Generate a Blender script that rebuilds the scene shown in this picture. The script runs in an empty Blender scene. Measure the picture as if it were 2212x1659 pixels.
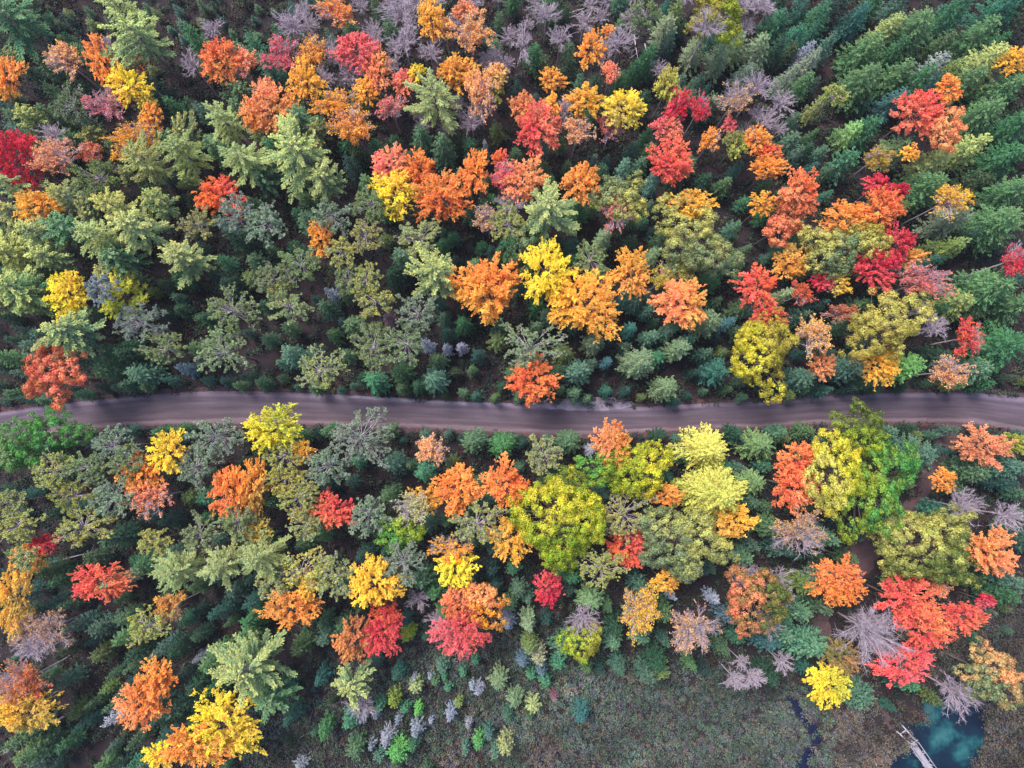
import bpy, math, random
import numpy as np
from mathutils import Vector, Matrix

# ------------------------------------------------------------------ camera
SC = bpy.context.scene
COL = SC.collection
R_ = math.radians
CAM_H = 120.0
F = 1495.0                       # focal length in units of a 2212 px wide picture
TILT = math.atan(100.0 / F)
cam_d = bpy.data.cameras.new('camera')
cam = bpy.data.objects.new('camera', cam_d)
COL.objects.link(cam)
cam_d.sensor_width = 36.0
cam_d.lens = 36.0 * F / 2212.0
cam_d.clip_start = 0.5
cam_d.clip_end = 3000.0
cam.location = (0, 0, CAM_H)
cam.rotation_euler = (TILT, 0, 0)
SC.camera = cam

# ------------------------------------------------------------------ light
SUN_EL, SUN_AZ = R_(60), R_(-40)     # azimuth measured from +Y (up in the picture), clockwise
world = bpy.data.worlds.new('World')
SC.world = world
world.use_nodes = True
wn = world.node_tree.nodes
wl = world.node_tree.links
sky = wn.new('ShaderNodeTexSky')
sky.sky_type = 'NISHITA'
sky.sun_disc = False
sky.sun_elevation = SUN_EL
sky.sun_rotation = SUN_AZ
sky.air_density = 1.0
sky.dust_density = 1.5
bg = wn['Background']
bg.inputs['Strength'].default_value = 0.135
wl.new(sky.outputs['Color'], bg.inputs['Color'])
sd = bpy.data.lights.new('sun', 'SUN')
sd.energy = 2.9
sd.angle = R_(24)
sd.color = (1.0, 0.92, 0.85)
sun = bpy.data.objects.new('sun', sd)
COL.objects.link(sun)
sdir = Vector((math.cos(SUN_EL) * math.sin(SUN_AZ), math.cos(SUN_EL) * math.cos(SUN_AZ), math.sin(SUN_EL)))
sun.rotation_euler = sdir.to_track_quat('Z', 'Y').to_euler()
sun.location = sdir * 200
SC.view_settings.view_transform = 'Standard'
SC.view_settings.look = 'None'
SC.view_settings.gamma = 1.0
SC.view_settings.exposure = 0.97

# ------------------------------------------------------------------ geometry of the survey
ct, st = math.cos(TILT), math.sin(TILT)
def at(u, v, z=0.0):
    """ground position of a surveyed point (photo measured 2212 x 1659) lying at height z"""
    dx, dy, dz = (u - 1106.0) / F, -(v - 829.5) / F, -1.0
    wy = dy * ct - dz * st
    wz = dy * st + dz * ct
    k = (z - CAM_H) / wz
    return (dx * k, wy * k)
def proj(x, y, z):
    zz = z - CAM_H
    cy = y * ct + zz * st
    cz = -y * st + zz * ct
    return (1106.0 + F * x / -cz, 829.5 - F * cy / -cz)

# ------------------------------------------------------------------ materials
def srgb(c):
    return tuple(((x / 255) / 12.92 if x / 255 <= .04045 else ((x / 255 + .055) / 1.055) ** 2.4) for x in c)
def newmat(name):
    m = bpy.data.materials.new(name); m.use_nodes = True
    nt = m.node_tree; nt.nodes.clear()
    return m, nt.nodes, nt.links
def N(ns, t, **kw):
    n = ns.new(t)
    for k, v in kw.items(): setattr(n, k, v)
    return n
def mix(ns, ls, a, b, f, mode='MIX'):
    n = ns.new('ShaderNodeMix'); n.data_type = 'RGBA'; n.blend_type = mode
    for sock, val in ((n.inputs[0], f), (n.inputs[6], a), (n.inputs[7], b)):
        if isinstance(val, (int, float)): sock.default_value = val
        elif isinstance(val, tuple): sock.default_value = (*val[:3], 1)
        else: ls.new(val, sock)
    return n.outputs[2]
def math_(ns, ls, op, a, b=0.0, clamp=False):
    n = ns.new('ShaderNodeMath'); n.operation = op; n.use_clamp = clamp
    for i, val in enumerate((a, b)):
        if isinstance(val, (int, float)): n.inputs[i].default_value = val
        else: ls.new(val, n.inputs[i])
    return n.outputs[0]
def noise(ns, ls, vec, scale, detail=3, rough=.6):
    n = ns.new('ShaderNodeTexNoise'); n.inputs['Scale'].default_value = scale
    n.inputs['Detail'].default_value = detail; n.inputs['Roughness'].default_value = rough
    if vec is not None: ls.new(vec, n.inputs['Vector'])
    return n.outputs['Fac']
def ramp(ns, ls, fac, stops):
    n = ns.new('ShaderNodeValToRGB'); ls.new(fac, n.inputs['Fac'])
    el = n.color_ramp.elements
    while len(el) < len(stops): el.new(.5)
    for e, (p, c) in zip(el, stops):
        e.position = p; e.color = (*c[:3], 1)
    return n.outputs['Color']

def leaf_material(name, transl=.28, rough=.6):
    """leaves: colour of the tree (object colour) mixed with its second tint, varied leaf by leaf"""
    m, ns, ls = newmat(name)
    oi = N(ns, 'ShaderNodeObjectInfo')
    t2 = N(ns, 'ShaderNodeAttribute', attribute_type='OBJECT', attribute_name='tint')
    at_ = N(ns, 'ShaderNodeAttribute', attribute_type='GEOMETRY', attribute_name='leaf')
    sep = N(ns, 'ShaderNodeSeparateColor'); ls.new(at_.outputs['Color'], sep.inputs[0])
    f = sep.outputs[1]
    base = mix(ns, ls, oi.outputs['Color'], t2.outputs['Color'], f)
    v = math_(ns, ls, 'MULTIPLY_ADD', sep.outputs[0], 1.0)
    v.node.inputs[2].default_value = 0.0
    v2 = math_(ns, ls, 'ADD', math_(ns, ls, 'MULTIPLY', sep.outputs[0], .75), .62)
    hs = N(ns, 'ShaderNodeHueSaturation')
    ls.new(base, hs.inputs['Color']); ls.new(v2, hs.inputs['Value'])
    hue = math_(ns, ls, 'ADD', math_(ns, ls, 'MULTIPLY', sep.outputs[2], .045), .482)
    ls.new(hue, hs.inputs['Hue'])
    di = N(ns, 'ShaderNodeBsdfPrincipled'); ls.new(hs.outputs[0], di.inputs['Base Color'])
    di.inputs['Roughness'].default_value = rough
    di.inputs['Specular IOR Level'].default_value = .25
    tr = N(ns, 'ShaderNodeBsdfTranslucent'); ls.new(hs.outputs[0], tr.inputs['Color'])
    mx = N(ns, 'ShaderNodeMixShader'); mx.inputs[0].default_value = transl
    ls.new(di.outputs[0], mx.inputs[1]); ls.new(tr.outputs[0], mx.inputs[2])
    out = N(ns, 'ShaderNodeOutputMaterial'); ls.new(mx.outputs[0], out.inputs['Surface'])
    return m
MAT_LEAF = leaf_material('broad leaves', .35)
MAT_NEEDLE = leaf_material('needles', .18)

def bark_material(name, c1, c2):
    m, ns, ls = newmat(name)
    tc = N(ns, 'ShaderNodeTexCoord')
    f = noise(ns, ls, tc.outputs['Object'], 2.5, 4)
    oi = N(ns, 'ShaderNodeObjectInfo')
    c = ramp(ns, ls, f, [(.3, c1), (.7, c2)])
    c = mix(ns, ls, c, tuple(.8 * x for x in c2), math_(ns, ls, 'MULTIPLY', oi.outputs['Random'], .5))
    b = N(ns, 'ShaderNodeBsdfPrincipled'); ls.new(c, b.inputs['Base Color']); b.inputs['Roughness'].default_value = .9
    out = N(ns, 'ShaderNodeOutputMaterial'); ls.new(b.outputs[0], out.inputs['Surface'])
    return m
MAT_BARK = bark_material('grey brown bark', srgb((88, 74, 72)), srgb((140, 122, 122)))
MAT_TWIG = bark_material('pale lilac twigs', srgb((150, 136, 150)), srgb((208, 192, 204)))
MAT_PALE = bark_material('bleached dead wood', srgb((140, 132, 146)), srgb((190, 180, 194)))

def patch_material(name, stops, scale, rough=.95, bump=.5, bscale=6, extra=None):
    m, ns, ls = newmat(name)
    tc = N(ns, 'ShaderNodeTexCoord'); P = tc.outputs['Object']
    a = noise(ns, ls, P, scale, 6, .65)
    b_ = noise(ns, ls, P, scale * 14, 4, .7)
    f = math_(ns, ls, 'ADD', math_(ns, ls, 'MULTIPLY', a, .55), math_(ns, ls, 'MULTIPLY', b_, .45))
    c = ramp(ns, ls, f, stops)
    b = N(ns, 'ShaderNodeBsdfPrincipled'); ls.new(c, b.inputs['Base Color']); b.inputs['Roughness'].default_value = rough
    bp = N(ns, 'ShaderNodeBump'); bp.inputs['Strength'].default_value = bump; bp.inputs['Distance'].default_value = .2
    ls.new(noise(ns, ls, P, bscale, 5, .7), bp.inputs['Height']); ls.new(bp.outputs[0], b.inputs['Normal'])
    out = N(ns, 'ShaderNodeOutputMaterial'); ls.new(b.outputs[0], out.inputs['Surface'])
    return m

# ------------------------------------------------------------------ mesh helpers
def mesh_obj(name, V, Fc, mat, parent=None, attr=None, smooth=False):
    me = bpy.data.meshes.new(name)
    V = np.asarray(V, dtype=np.float32)
    fl = np.asarray(Fc, dtype=np.int32)
    n, k = fl.shape
    me.vertices.add(len(V)); me.vertices.foreach_set('co', V.ravel())
    me.loops.add(n * k); me.loops.foreach_set('vertex_index', fl.ravel())
    me.polygons.add(n); me.polygons.foreach_set('loop_start', np.arange(0, n * k, k, dtype=np.int32))
    me.update(calc_edges=True)
    if attr is not None:
        a = me.color_attributes.new('leaf', 'FLOAT_COLOR', 'POINT')
        c = np.ones((len(V), 4), dtype=np.float32); c[:, :3] = attr
        a.data.foreach_set('color', c.ravel())
    me.materials.append(mat)
    if smooth: me.polygons.foreach_set('use_smooth', np.ones(n, dtype=bool))
    o = bpy.data.objects.new(name, me)
    COL.objects.link(o)
    if parent is not None: o.parent = parent
    return o
def nrm(a):
    return a / np.maximum(np.linalg.norm(a, axis=-1, keepdims=True), 1e-6)

class Leaves:  # second tint pushed paler, painting highlights into the maple crowns
    """collects pointed leaf sprays: centre, axis, normal, length, width, (shade, tint, hue)"""
    def __init__(s, rng): s.rng = rng; s.a = []
    def add(s, C, A, Nn, L, W, S, T):  # greener base for lower boughs, brighter tint for the painted lit tips
        n = len(C)
        f = lambda x: np.broadcast_to(np.asarray(x, dtype=float), (n,)).reshape(n, 1)
        s.a.append(np.hstack([C, A, Nn, f(L), f(W), f(S), f(T), .7 * s.rng.random() + .3 * s.rng.random((n, 1))]))
    def arrays(s):
        a = np.vstack(s.a); n = len(a)
        C, A, Nn = a[:, :3], nrm(a[:, 3:6]), a[:, 6:9]
        B = nrm(np.cross(A, Nn)); Nn = nrm(np.cross(B, A))
        L, W = a[:, 9:10], a[:, 10:11]
        V = np.empty((n, 4, 3))
        V[:, 0] = C - A * L * .5; V[:, 1] = C + B * W * .5 + Nn * W * .15 + A * L * .06
        V[:, 2] = C + A * L * .5 - Nn * W * .1; V[:, 3] = C - B * W * .5 + Nn * W * .15 + A * L * .06
        Q = np.arange(n * 4).reshape(n, 4)
        at3 = np.empty((n, 4, 3))
        at3[:, :, 0] = a[:, 11:12]; at3[:, :, 1] = np.clip(a[:, 12:13], 0, 1); at3[:, :, 2] = a[:, 13:14]
        return V.reshape(-1, 3), Q, at3.reshape(-1, 3)
    def size(s): return sum(len(x) for x in s.a)
    def build(s, name, mat, parent):
        V, Q, t = s.arrays()
        return mesh_obj(name, V, Q, mat, parent, t)

class Tubes:
    def __init__(s): s.V = []; s.F = []; s.n = 0
    def add(s, pts, rad, sides=4):
        pts = np.asarray(pts, float); k = len(pts)
        rad = np.broadcast_to(np.asarray(rad, float), (k,))
        t = nrm(np.gradient(pts, axis=0))
        ref = np.array([1., 0, 0]) if abs(t[0][0]) < .8 else np.array([0, 1., 0])
        b = nrm(np.cross(t, ref)); c = np.cross(b, t)
        an = np.arange(sides) * 2 * math.pi / sides
        ring = pts[:, None] + rad[:, None, None] * (np.cos(an)[None, :, None] * b[:, None] + np.sin(an)[None, :, None] * c[:, None])
        s.V.append(ring.reshape(-1, 3))
        i = np.arange(k - 1)[:, None] * sides; j = np.arange(sides)[None]
        q = np.stack([i + j, i + (j + 1) % sides, i + sides + (j + 1) % sides, i + sides + j], -1).reshape(-1, 4)
        s.F.append(q + s.n); s.n += k * sides
    def twigs(s, P, Q, r0, r1):
        """many straight three sided twigs at once"""
        k = len(P); t = nrm(Q - P); b = nrm(np.cross(t, np.array([.31, .77, .12]))); c = np.cross(b, t)
        an = np.arange(3) * 2 * math.pi / 3
        rg = np.cos(an)[None, :, None] * b[:, None] + np.sin(an)[None, :, None] * c[:, None]
        s.V.append(np.concatenate([P[:, None] + rg * r0, Q[:, None] + rg * r1], 1).reshape(-1, 3))
        j = np.arange(3); q = np.stack([j, (j + 1) % 3, 3 + (j + 1) % 3, 3 + j], -1)
        s.F.append((np.arange(k)[:, None, None] * 6 + q[None]).reshape(-1, 4) + s.n); s.n += 6 * k
    def build(s, name, mat, parent=None):
        return mesh_obj(name, np.vstack(s.V), np.vstack(s.F), mat, parent, smooth=True)

def curve(p0, p1, p2, k):
    t = np.linspace(0, 1, k)[:, None]
    return (1 - t) ** 2 * p0 + 2 * t * (1 - t) * p1 + t * t * p2
def trunk_line(H, rng, lean=.02, k=5):
    z = np.linspace(0, H, k)
    w = np.cumsum(rng.normal(0, lean * H / k, (k, 2)), axis=0); w[0] = 0
    return np.column_stack([w, z])

# ------------------------------------------------------------------ tree makers. Each returns (Tubes trunk, Tubes twigs or None, Leaves or None)
def lobes(rng, amp=.13):
    ph = rng.random(6) * 6.28; am = rng.normal(0, amp, 6) / np.array([1.2, 1.2, 1.4, 1.7, 2, 2.3])
    return lambda th: 1 + sum(am[k] * np.cos((k + 1) * th + ph[k]) for k in range(6))

def mk_maple(R, H, rng, dens=1.0, tint=.7, leaf=.27):
    dens = dens * rng.uniform(.8, 1.25); thin = rng.uniform(0, .07)
    T = Tubes(); Lf = Leaves(rng); fo = lobes(rng, .13)
    c = R * rng.uniform(.85, 1.1); zc = H - c
    tl = trunk_line(H - c * .6, rng)
    T.add(tl, np.linspace(.028 * R + .08, .05, len(tl)), 6)
    npl = int(30 + 15 * R)
    k = np.arange(npl) + .5
    el = np.arcsin(np.clip(1 - k / npl * 1.3, -.3, 1)); az = k * 2.39996 + rng.normal(0, .25, npl)
    tph = rng.random() * 6.28
    for i in range(npl):
        if rng.random() < thin: continue
        u = np.array([math.cos(el[i]) * math.cos(az[i]), math.cos(el[i]) * math.sin(az[i]), math.sin(el[i])])
        f = fo(az[i]) * (.35 + .65 * math.cos(el[i])) / (.35 + .65 * math.cos(el[i])) * rng.uniform(.86, 1.12)
        P = np.array([u[0] * R * f, u[1] * R * f, zc + u[2] * c * rng.uniform(.84, 1.04)])
        S = np.array([0, 0, zc - c * .55 + rng.uniform(0, .5) * c])
        M = (S + P) / 2 + np.array([0, 0, .18 * R]) + rng.normal(0, .05 * R, 3)
        cv = curve(S, M, P, 6)
        if i % 3 == 0: T.add(cv[:5], np.linspace(.045 + .008 * R, .018, 5), 3)
        tan = nrm(P - M)
        side = nrm(np.cross(tan, [0, 0, 1.]) + 1e-3); upv = nrm(np.cross(side, tan))
        shade_p = rng.random() * .55; tint_p = .5 + .45 * math.sin(az[i] + tph) + rng.normal(0, .2)
        # the plume: sprays fork from the outer part of the limb
        nsub = int(6 + R * 1.1)
        for j in range(nsub):
            tt = rng.uniform(.42, 1.0) if j else 1.0
            o = (1 - tt) ** 2 * S + 2 * tt * (1 - tt) * M + tt * tt * P
            spread = rng.normal(0, .62); lift = rng.normal(.1, .35)
            d = nrm(tan * math.cos(spread) + side * math.sin(spread) + upv * lift)
            ln = R * rng.uniform(.13, .27) * (1.15 - .35 * tt)
            n = max(6, int(dens * ln / .047))
            s = rng.random(n) ** .8
            wv = .16 * (1 - s * .8)[:, None] * (R / 4) ** .5
            C = o + d * (s * ln)[:, None] + rng.normal(0, 1, (n, 3)) * wv
            A = d + rng.normal(0, .45, (n, 3))
            Nn = np.array([0, 0, 1.]) + u * .6 + rng.normal(0, .45, (n, 3))
            Lf.add(C, A, Nn, leaf * rng.uniform(.7, 1.2, n), leaf * .62 * rng.uniform(.7, 1.2, n),
                   shade_p + rng.random(n) * .45, tint * (tint_p * .9 + rng.normal(0, .22) + rng.normal(0, .12, n)))
    return T, None, Lf

def mk_oak(R, H, rng, dens=1.0, tint=.85, leaf=.27):
    T = Tubes(); Lf = Leaves(rng); fo = lobes(rng, .24)
    c = R * rng.uniform(.7, .85); zc = H - c
    tl = trunk_line(H - c * .7, rng)
    T.add(tl, np.linspace(.035 * R + .1, .08, len(tl)), 6)
    rc = .30 + .035 * R
    ncl = int(1.25 * (R / rc) ** 2 * 2.7)
    k = np.arange(ncl) + .5
    el = np.arcsin(np.clip(1 - k / ncl * 1.3, -.3, 1)); az = k * 2.39996 + rng.normal(0, .2, ncl)
    tph = rng.random() * 6.28
    bum = rng.random(3) * 6
    for i in range(ncl):
        ce = math.cos(el[i]); u = np.array([ce * math.cos(az[i]), ce * math.sin(az[i]), math.sin(el[i])])
        # boughs: big swellings with hollows between
        bw = .12 * math.sin(3 * az[i] + bum[0] + 4 * el[i]) + .10 * math.sin(5 * az[i] + bum[1] - 5 * el[i]) + .05 * math.sin(9 * az[i] + bum[2] + 8 * el[i])
        f = fo(az[i]) * (1 + bw) * rng.uniform(.82, 1.03)
        if rng.random() < .10: continue
        P = np.array([u[0] * R * f, u[1] * R * f, zc + u[2] * c * (1 + bw * 1.5) * rng.uniform(.85, 1.05)])
        if i % 5 == 0:
            S = np.array([0, 0, zc - c * .6]); T.add(curve(S, (S + P) / 2 + [0, 0, -.1 * R], P, 5), np.linspace(.05 + .01 * R, .02, 5), 3)
        r = rc * rng.uniform(.45, 1.6)
        n = max(8, int(dens * 46 * (r / .45) ** 2))
        v = nrm(rng.normal(0, 1, (n, 3)) + u * .7)
        C = P + v * r * rng.uniform(.45, 1.25, (n, 1)) * [1, 1, .75]
        A = nrm(np.cross(v, rng.normal(0, 1, (n, 3))))
        Nn = v + rng.normal(0, .35, (n, 3))
        sh = rng.random() * .5
        Lf.add(C, A, Nn, leaf * rng.uniform(.7, 1.2, n), leaf * .75 * rng.uniform(.7, 1.2, n), sh + rng.random(n) * .5,
               tint * (.5 + .5 * math.sin(az[i] + tph) + rng.normal(0, .3) + rng.normal(0, .1, n)))
    return T, None, Lf

def mk_pine(R, H, rng, dens=1.0, tint=.8, leaf=.46):
    """white pine: open whorls of long feathered boughs, star shaped from above"""
    T = Tubes(); Lf = Leaves(rng); fo = lobes(rng, .2)
    tl = trunk_line(H, rng, .012)
    bend = rng.uniform(-.12, .3); sparse = rng.uniform(0, .14)
    T.add(tl, np.linspace(.03 * R + .12, .03, len(tl)), 6)
    nw = int(5 + H * .24); z0 = H * .5
    for w in range(nw):
        q = (w + .3) / nw
        z = z0 + (H - z0) * q ** .9
        rr = R * (1 - q) ** .6 * (.6 + .4 * min(1, q * 3.5)) + .25
        nb = rng.integers(6, 10); a0 = rng.random() * 6.28
        for b in range(nb):
            if rng.random() < sparse: continue
            az = a0 + b * 6.283 / nb + rng.normal(0, .14)
            L = rr * fo(az) * rng.uniform(.66, 1.2)
            h = np.array([math.cos(az), math.sin(az), 0]); sd_ = np.array([-h[1], h[0], 0])
            S = np.array([0, 0, z]); up = .05 + .75 * q ** 2
            P = S + h * L + sd_ * rng.normal(0, .06 * L) + np.array([0, 0, L * up]); M = S + h * L * .55 + np.array([0, 0, L * (up * .5 + bend)])
            T.add(curve(S, M, P, 4), np.linspace(.03 + .008 * L, .012, 4), 3)
            sh0 = rng.random() * .55
            m = max(5, int(L / .17))
            for j in range(m):
                t = .16 + .84 * (j + rng.random() * .8) / m
                t = min(t, 1.0)
                o = (1 - t) ** 2 * S + 2 * t * (1 - t) * M + t * t * P
                s_ = 1 if (j % 2) else -1
                fl = (.12 + .22 * L * (1.12 - t) ** .7 * min(1, t * 2.2)) * rng.uniform(.7, 1.3)
                an = rng.uniform(.35, .8)
                d = nrm(h * math.cos(an) + sd_ * s_ * math.sin(an) + np.array([0, 0, .10]))
                n = max(4, int(dens * fl / .055))
                s = rng.random(n)
                C = o + d * (s * fl)[:, None] + rng.normal(0, .05, (n, 3)) * [1, 1, 1.6]
                A = d + rng.normal(0, .25, (n, 3))
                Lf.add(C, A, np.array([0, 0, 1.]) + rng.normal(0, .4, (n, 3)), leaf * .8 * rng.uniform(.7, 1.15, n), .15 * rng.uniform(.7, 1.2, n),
                       sh0 + rng.random(n) * .45, tint * (s * .5 + t * .7 + (q - .5) * .7 - .3 + rng.normal(0, .1, n)))  # tint paints yellow new growth and sunlit warmth on tips and upper boughs
    v = nrm(rng.normal(0, 1, (26, 3)) + [0, 0, .8])
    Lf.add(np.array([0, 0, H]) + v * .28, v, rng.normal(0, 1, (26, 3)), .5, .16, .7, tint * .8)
    return T, None, Lf

def mk_cone(R, H, rng, dens=1.0, tint=.6, leaf=.34, z0=.12, power=.85, droop=-.18, wh=1.0, wide=.16):
    """spruce / fir / cedar: close whorls of short boughs"""
    T = Tubes(); Lf = Leaves(rng); fo = lobes(rng, .07)
    tl = trunk_line(H, rng, .008)
    T.add(tl, np.linspace(.03 * R + .07, .02, len(tl)), 5)
    nw = max(8, int(H * 1.25 * wh))
    for w in range(nw):
        q = (w + rng.random() * .5) / nw
        z = H * z0 + (H - H * z0) * q
        rr = R * (1 - q) ** power * min(1, .75 + q * 1.2) + .14
        nb = max(5, int(5 + rr * 2.6)); a0 = rng.random() * 6.28
        az = a0 + np.arange(nb) * 6.283 / nb + rng.normal(0, .15, nb)
        for a in az:
            L = rr * fo(a) * rng.uniform(.72, 1.15)
            h = np.array([math.cos(a), math.sin(a), 0]); sdv = np.array([-h[1], h[0], 0])
            n = max(5, int(dens * L * 11))
            t = rng.random(n) ** .7 * .95 + .05
            wv = L * .30 * (1.05 - t) + .05
            sp = rng.uniform(-1, 1, n) * wv
            dr = droop * (1 - q) + .35 * q
            C = np.array([0, 0, z]) + h * (t * L)[:, None] + sdv * sp[:, None]
            C[:, 2] += dr * t * L + rng.normal(0, .06, n)
            A = h + sdv * (sp / wv * .5)[:, None] + rng.normal(0, .25, (n, 3))
            Lf.add(C, A, np.array([0, 0, 1.]) + h * .4 + rng.normal(0, .4, (n, 3)), leaf * rng.uniform(.7, 1.2, n), wide * rng.uniform(.7, 1.2, n),
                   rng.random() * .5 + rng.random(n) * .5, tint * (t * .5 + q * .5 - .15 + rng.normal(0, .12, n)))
    return T, None, Lf
def mk_spruce(R, H, rng, dens=1.0, tint=.5): return mk_cone(R, H, rng, dens, tint)
def mk_fir(R, H, rng, dens=1.0, tint=.6): return mk_cone(R, H, rng, dens * .95, tint, leaf=.42, z0=.15, power=.62, droop=-.05, wh=.85, wide=.2)
def mk_cedar(R, H, rng, dens=1.0, tint=.5): return mk_cone(R, H, rng, dens * 1.1, tint, leaf=.30, z0=.1, power=.42, droop=.25, wh=.95, wide=.2)

def mk_tufted(R, H, rng, dens=1.0, tint=.6):
    """red / jack pine: open rounded crown of needle tufts at the ends of grey limbs"""
    T = Tubes(); W = Tubes(); Lf = Leaves(rng); fo = lobes(rng, .14)
    tl = trunk_line(H - .3 * R, rng, .012)
    T.add(tl, np.linspace(.03 * R + .1, .05, len(tl)), 6)
    c = R * .72; zc = H - c
    nl = int(20 + R * 5)
    for i in range(nl):
        k = i + .5
        el = math.asin(max(-.35, 1 - k / nl * 1.35)); az = k * 2.39996 + rng.normal(0, .25)
        P = np.array([math.cos(el) * math.cos(az) * R * fo(az), math.cos(el) * math.sin(az) * R * fo(az), 0]) * rng.uniform(.78, 1.08)
        P[2] = zc + math.sin(el) * c * rng.uniform(.8, 1.05)
        S = np.array([0, 0, zc - c * .5 + rng.uniform(0, .9) * c * .8])
        M = (S + P) / 2 + np.array([0, 0, .05 * R]) + rng.normal(0, .07 * R, 3)
        W.add(curve(S, M, P, 5), np.linspace(.035 + .006 * R, .018, 5), 3)
        tp = rng.random()
        for j in range(int(6 + R * 1.5)):
            t = rng.uniform(.45, 1)
            o = (1 - t) ** 2 * S + 2 * t * (1 - t) * M + t * t * P
            d = nrm(nrm(P - S) + rng.normal(0, .6, 3) + [0, 0, .3]); ln = R * rng.uniform(.08, .26)
            e = o + d * ln
            W.twigs(o[None], e[None], .024, .016)
            rt = rng.uniform(.17, .34)
            n = int(dens * 14)
            v = nrm(rng.normal(0, 1, (n, 3)) + d * .5 + [0, 0, .5])
            Lf.add(e + v * rt * .55, v + rng.normal(0, .2, (n, 3)), np.array([0, 0, 1.]) + rng.normal(0, .6, (n, 3)), rt * rng.uniform(.8, 1.2, n), .14, rng.random() * .5 + rng.random(n) * .5,
                   tint * (tp * .6 + rng.random() * .6 + rng.normal(0, .12, n)))
    return T, W, Lf

def mk_bare(R, H, rng, leafy=0.0, tint=.5, leaf=.30, dens=1.0):
    """leafless (or half leafless) broadleaf: limbs forking into fine twigs"""
    T = Tubes(); W = Tubes(); Lf = Leaves(rng); fo = lobes(rng, .16)
    c = R * .62; zc = H - c
    hb = max(H - 2.0 * c, H * .4)
    tl = trunk_line(hb, rng, .02)
    T.add(tl, np.linspace(.022 * R + .07, .016 * R + .04, len(tl)), 6)
    top = tl[-1]
    nl = int(16 + 3 * R)
    bias = rng.random() * 6.28
    for i in range(nl):
        k = i + .5
        el = math.asin(max(-.12, 1 - k / nl * 1.12)); az = k * 2.39996 + rng.normal(0, .25)
        P = np.array([math.cos(el) * math.cos(az) * R * .8 * fo(az), math.cos(el) * math.sin(az) * R * .8 * fo(az), zc + math.sin(el) * c * .85])
        M = top * .4 + P * .6 + np.array([-P[0] * .25, -P[1] * .25, .10 * R]) + rng.normal(0, .05 * R, 3)
        cv = curve(top, M, P, 6)
        T.add(cv, np.linspace(.04 + .010 * R, .02, 6), 4)
        for j in range(int(6 + R * .8)):
            t = rng.uniform(.3, 1)
            o = (1 - t) ** 2 * top + 2 * t * (1 - t) * M + t * t * P
            d = nrm(nrm(P - top) + rng.normal(0, .5, 3)); ln = R * rng.uniform(.16, .36) * (1.25 - .5 * t)
            e = o + d * ln; mid = (o + e) / 2 + rng.normal(0, .04 * R, 3)
            W.add(np.array([o, mid, e]), [.026, .02, .014], 3)
            k2 = int(6 + .6 * R); s = rng.uniform(.15, 1, (k2, 1)); p = o * (1 - s) + e * s
            d2 = nrm(d + rng.normal(0, .48, (k2, 3))); e2 = p + d2 * ln * rng.uniform(.35, .8, (k2, 1))
            W.twigs(p, e2, .014, .008)
            if leafy:
                on = np.repeat(rng.random(k2) < leafy * .75 * (1 + .7 * math.sin(az + bias)), 5); n = int(on.sum())
                if n:
                    p5, e5, d5 = np.repeat(p, 5, 0)[on], np.repeat(e2, 5, 0)[on], np.repeat(d2, 5, 0)[on]
                    Lf.add(p5 + (e5 - p5) * rng.uniform(.4, 1.2, (n, 1)) + rng.normal(0, .13, (n, 3)), d5 + rng.normal(0, .6, (n, 3)), np.array([0, 0, 1.]) + rng.normal(0, .5, (n, 3)),
                           leaf * rng.uniform(.7, 1.2, n), leaf * .6, rng.random(n), tint * (rng.random() + rng.normal(0, .2, n)))
    return T, W, (Lf if leafy else None)

# ------------------------------------------------------------------ colours of the leaves (own tones, and lighter tints that also paint lit tips)
PAL = {k: srgb(v) for k, v in dict(
    orange=(248, 146, 52), deep=(240, 110, 38), amber=(240, 164, 52), gold=(246, 188, 60), yellow=(252, 224, 44), lemon=(226, 216, 66),
    red=(238, 78, 74), scarlet=(240, 92, 56), crimson=(206, 26, 72), pink=(232, 118, 122), salmon=(246, 150, 112),
    peach=(246, 180, 122), rust=(196, 104, 72), tan=(196, 158, 120), lime=(166, 182, 54), green=(106, 172, 84),
    olive=(128, 136, 70), ochre=(180, 166, 72), sage=(134, 152, 108), straw=(208, 200, 112), pinegreen=(76, 128, 84),
    teal=(54, 108, 96), dark=(36, 66, 56), mid=(58, 104, 72), moss=(110, 128, 62), grey=(122, 132, 118), blue=(68, 106, 116),
    lichen=(146, 154, 168), plum=(120, 70, 80)).items()}

KINDS = {  # code: (object name, category, maker, crown material, default height, words)
    'M': ('maple_tree', 'tree', mk_maple, MAT_LEAF, 15.0),
    'O': ('oak_tree', 'tree', mk_oak, MAT_LEAF, 16.0),
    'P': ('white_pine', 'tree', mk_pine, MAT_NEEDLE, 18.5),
    'T': ('jack_pine', 'tree', mk_tufted, MAT_NEEDLE, 15.5),
    'S': ('spruce_tree', 'tree', mk_spruce, MAT_NEEDLE, 11.0),
    'G': ('fir_tree', 'tree', mk_fir, MAT_NEEDLE, 14.0),
    'C': ('cedar_tree', 'tree', mk_cedar, MAT_NEEDLE, 9.0),
    'B': ('bare_tree', 'tree', mk_bare, MAT_LEAF, 14.0),
    'X': ('half_bare_tree', 'tree', mk_bare, MAT_LEAF, 14.0),
    'D': ('dead_spruce', 'dead tree', mk_spruce, MAT_NEEDLE, 8.0),
}

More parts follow.
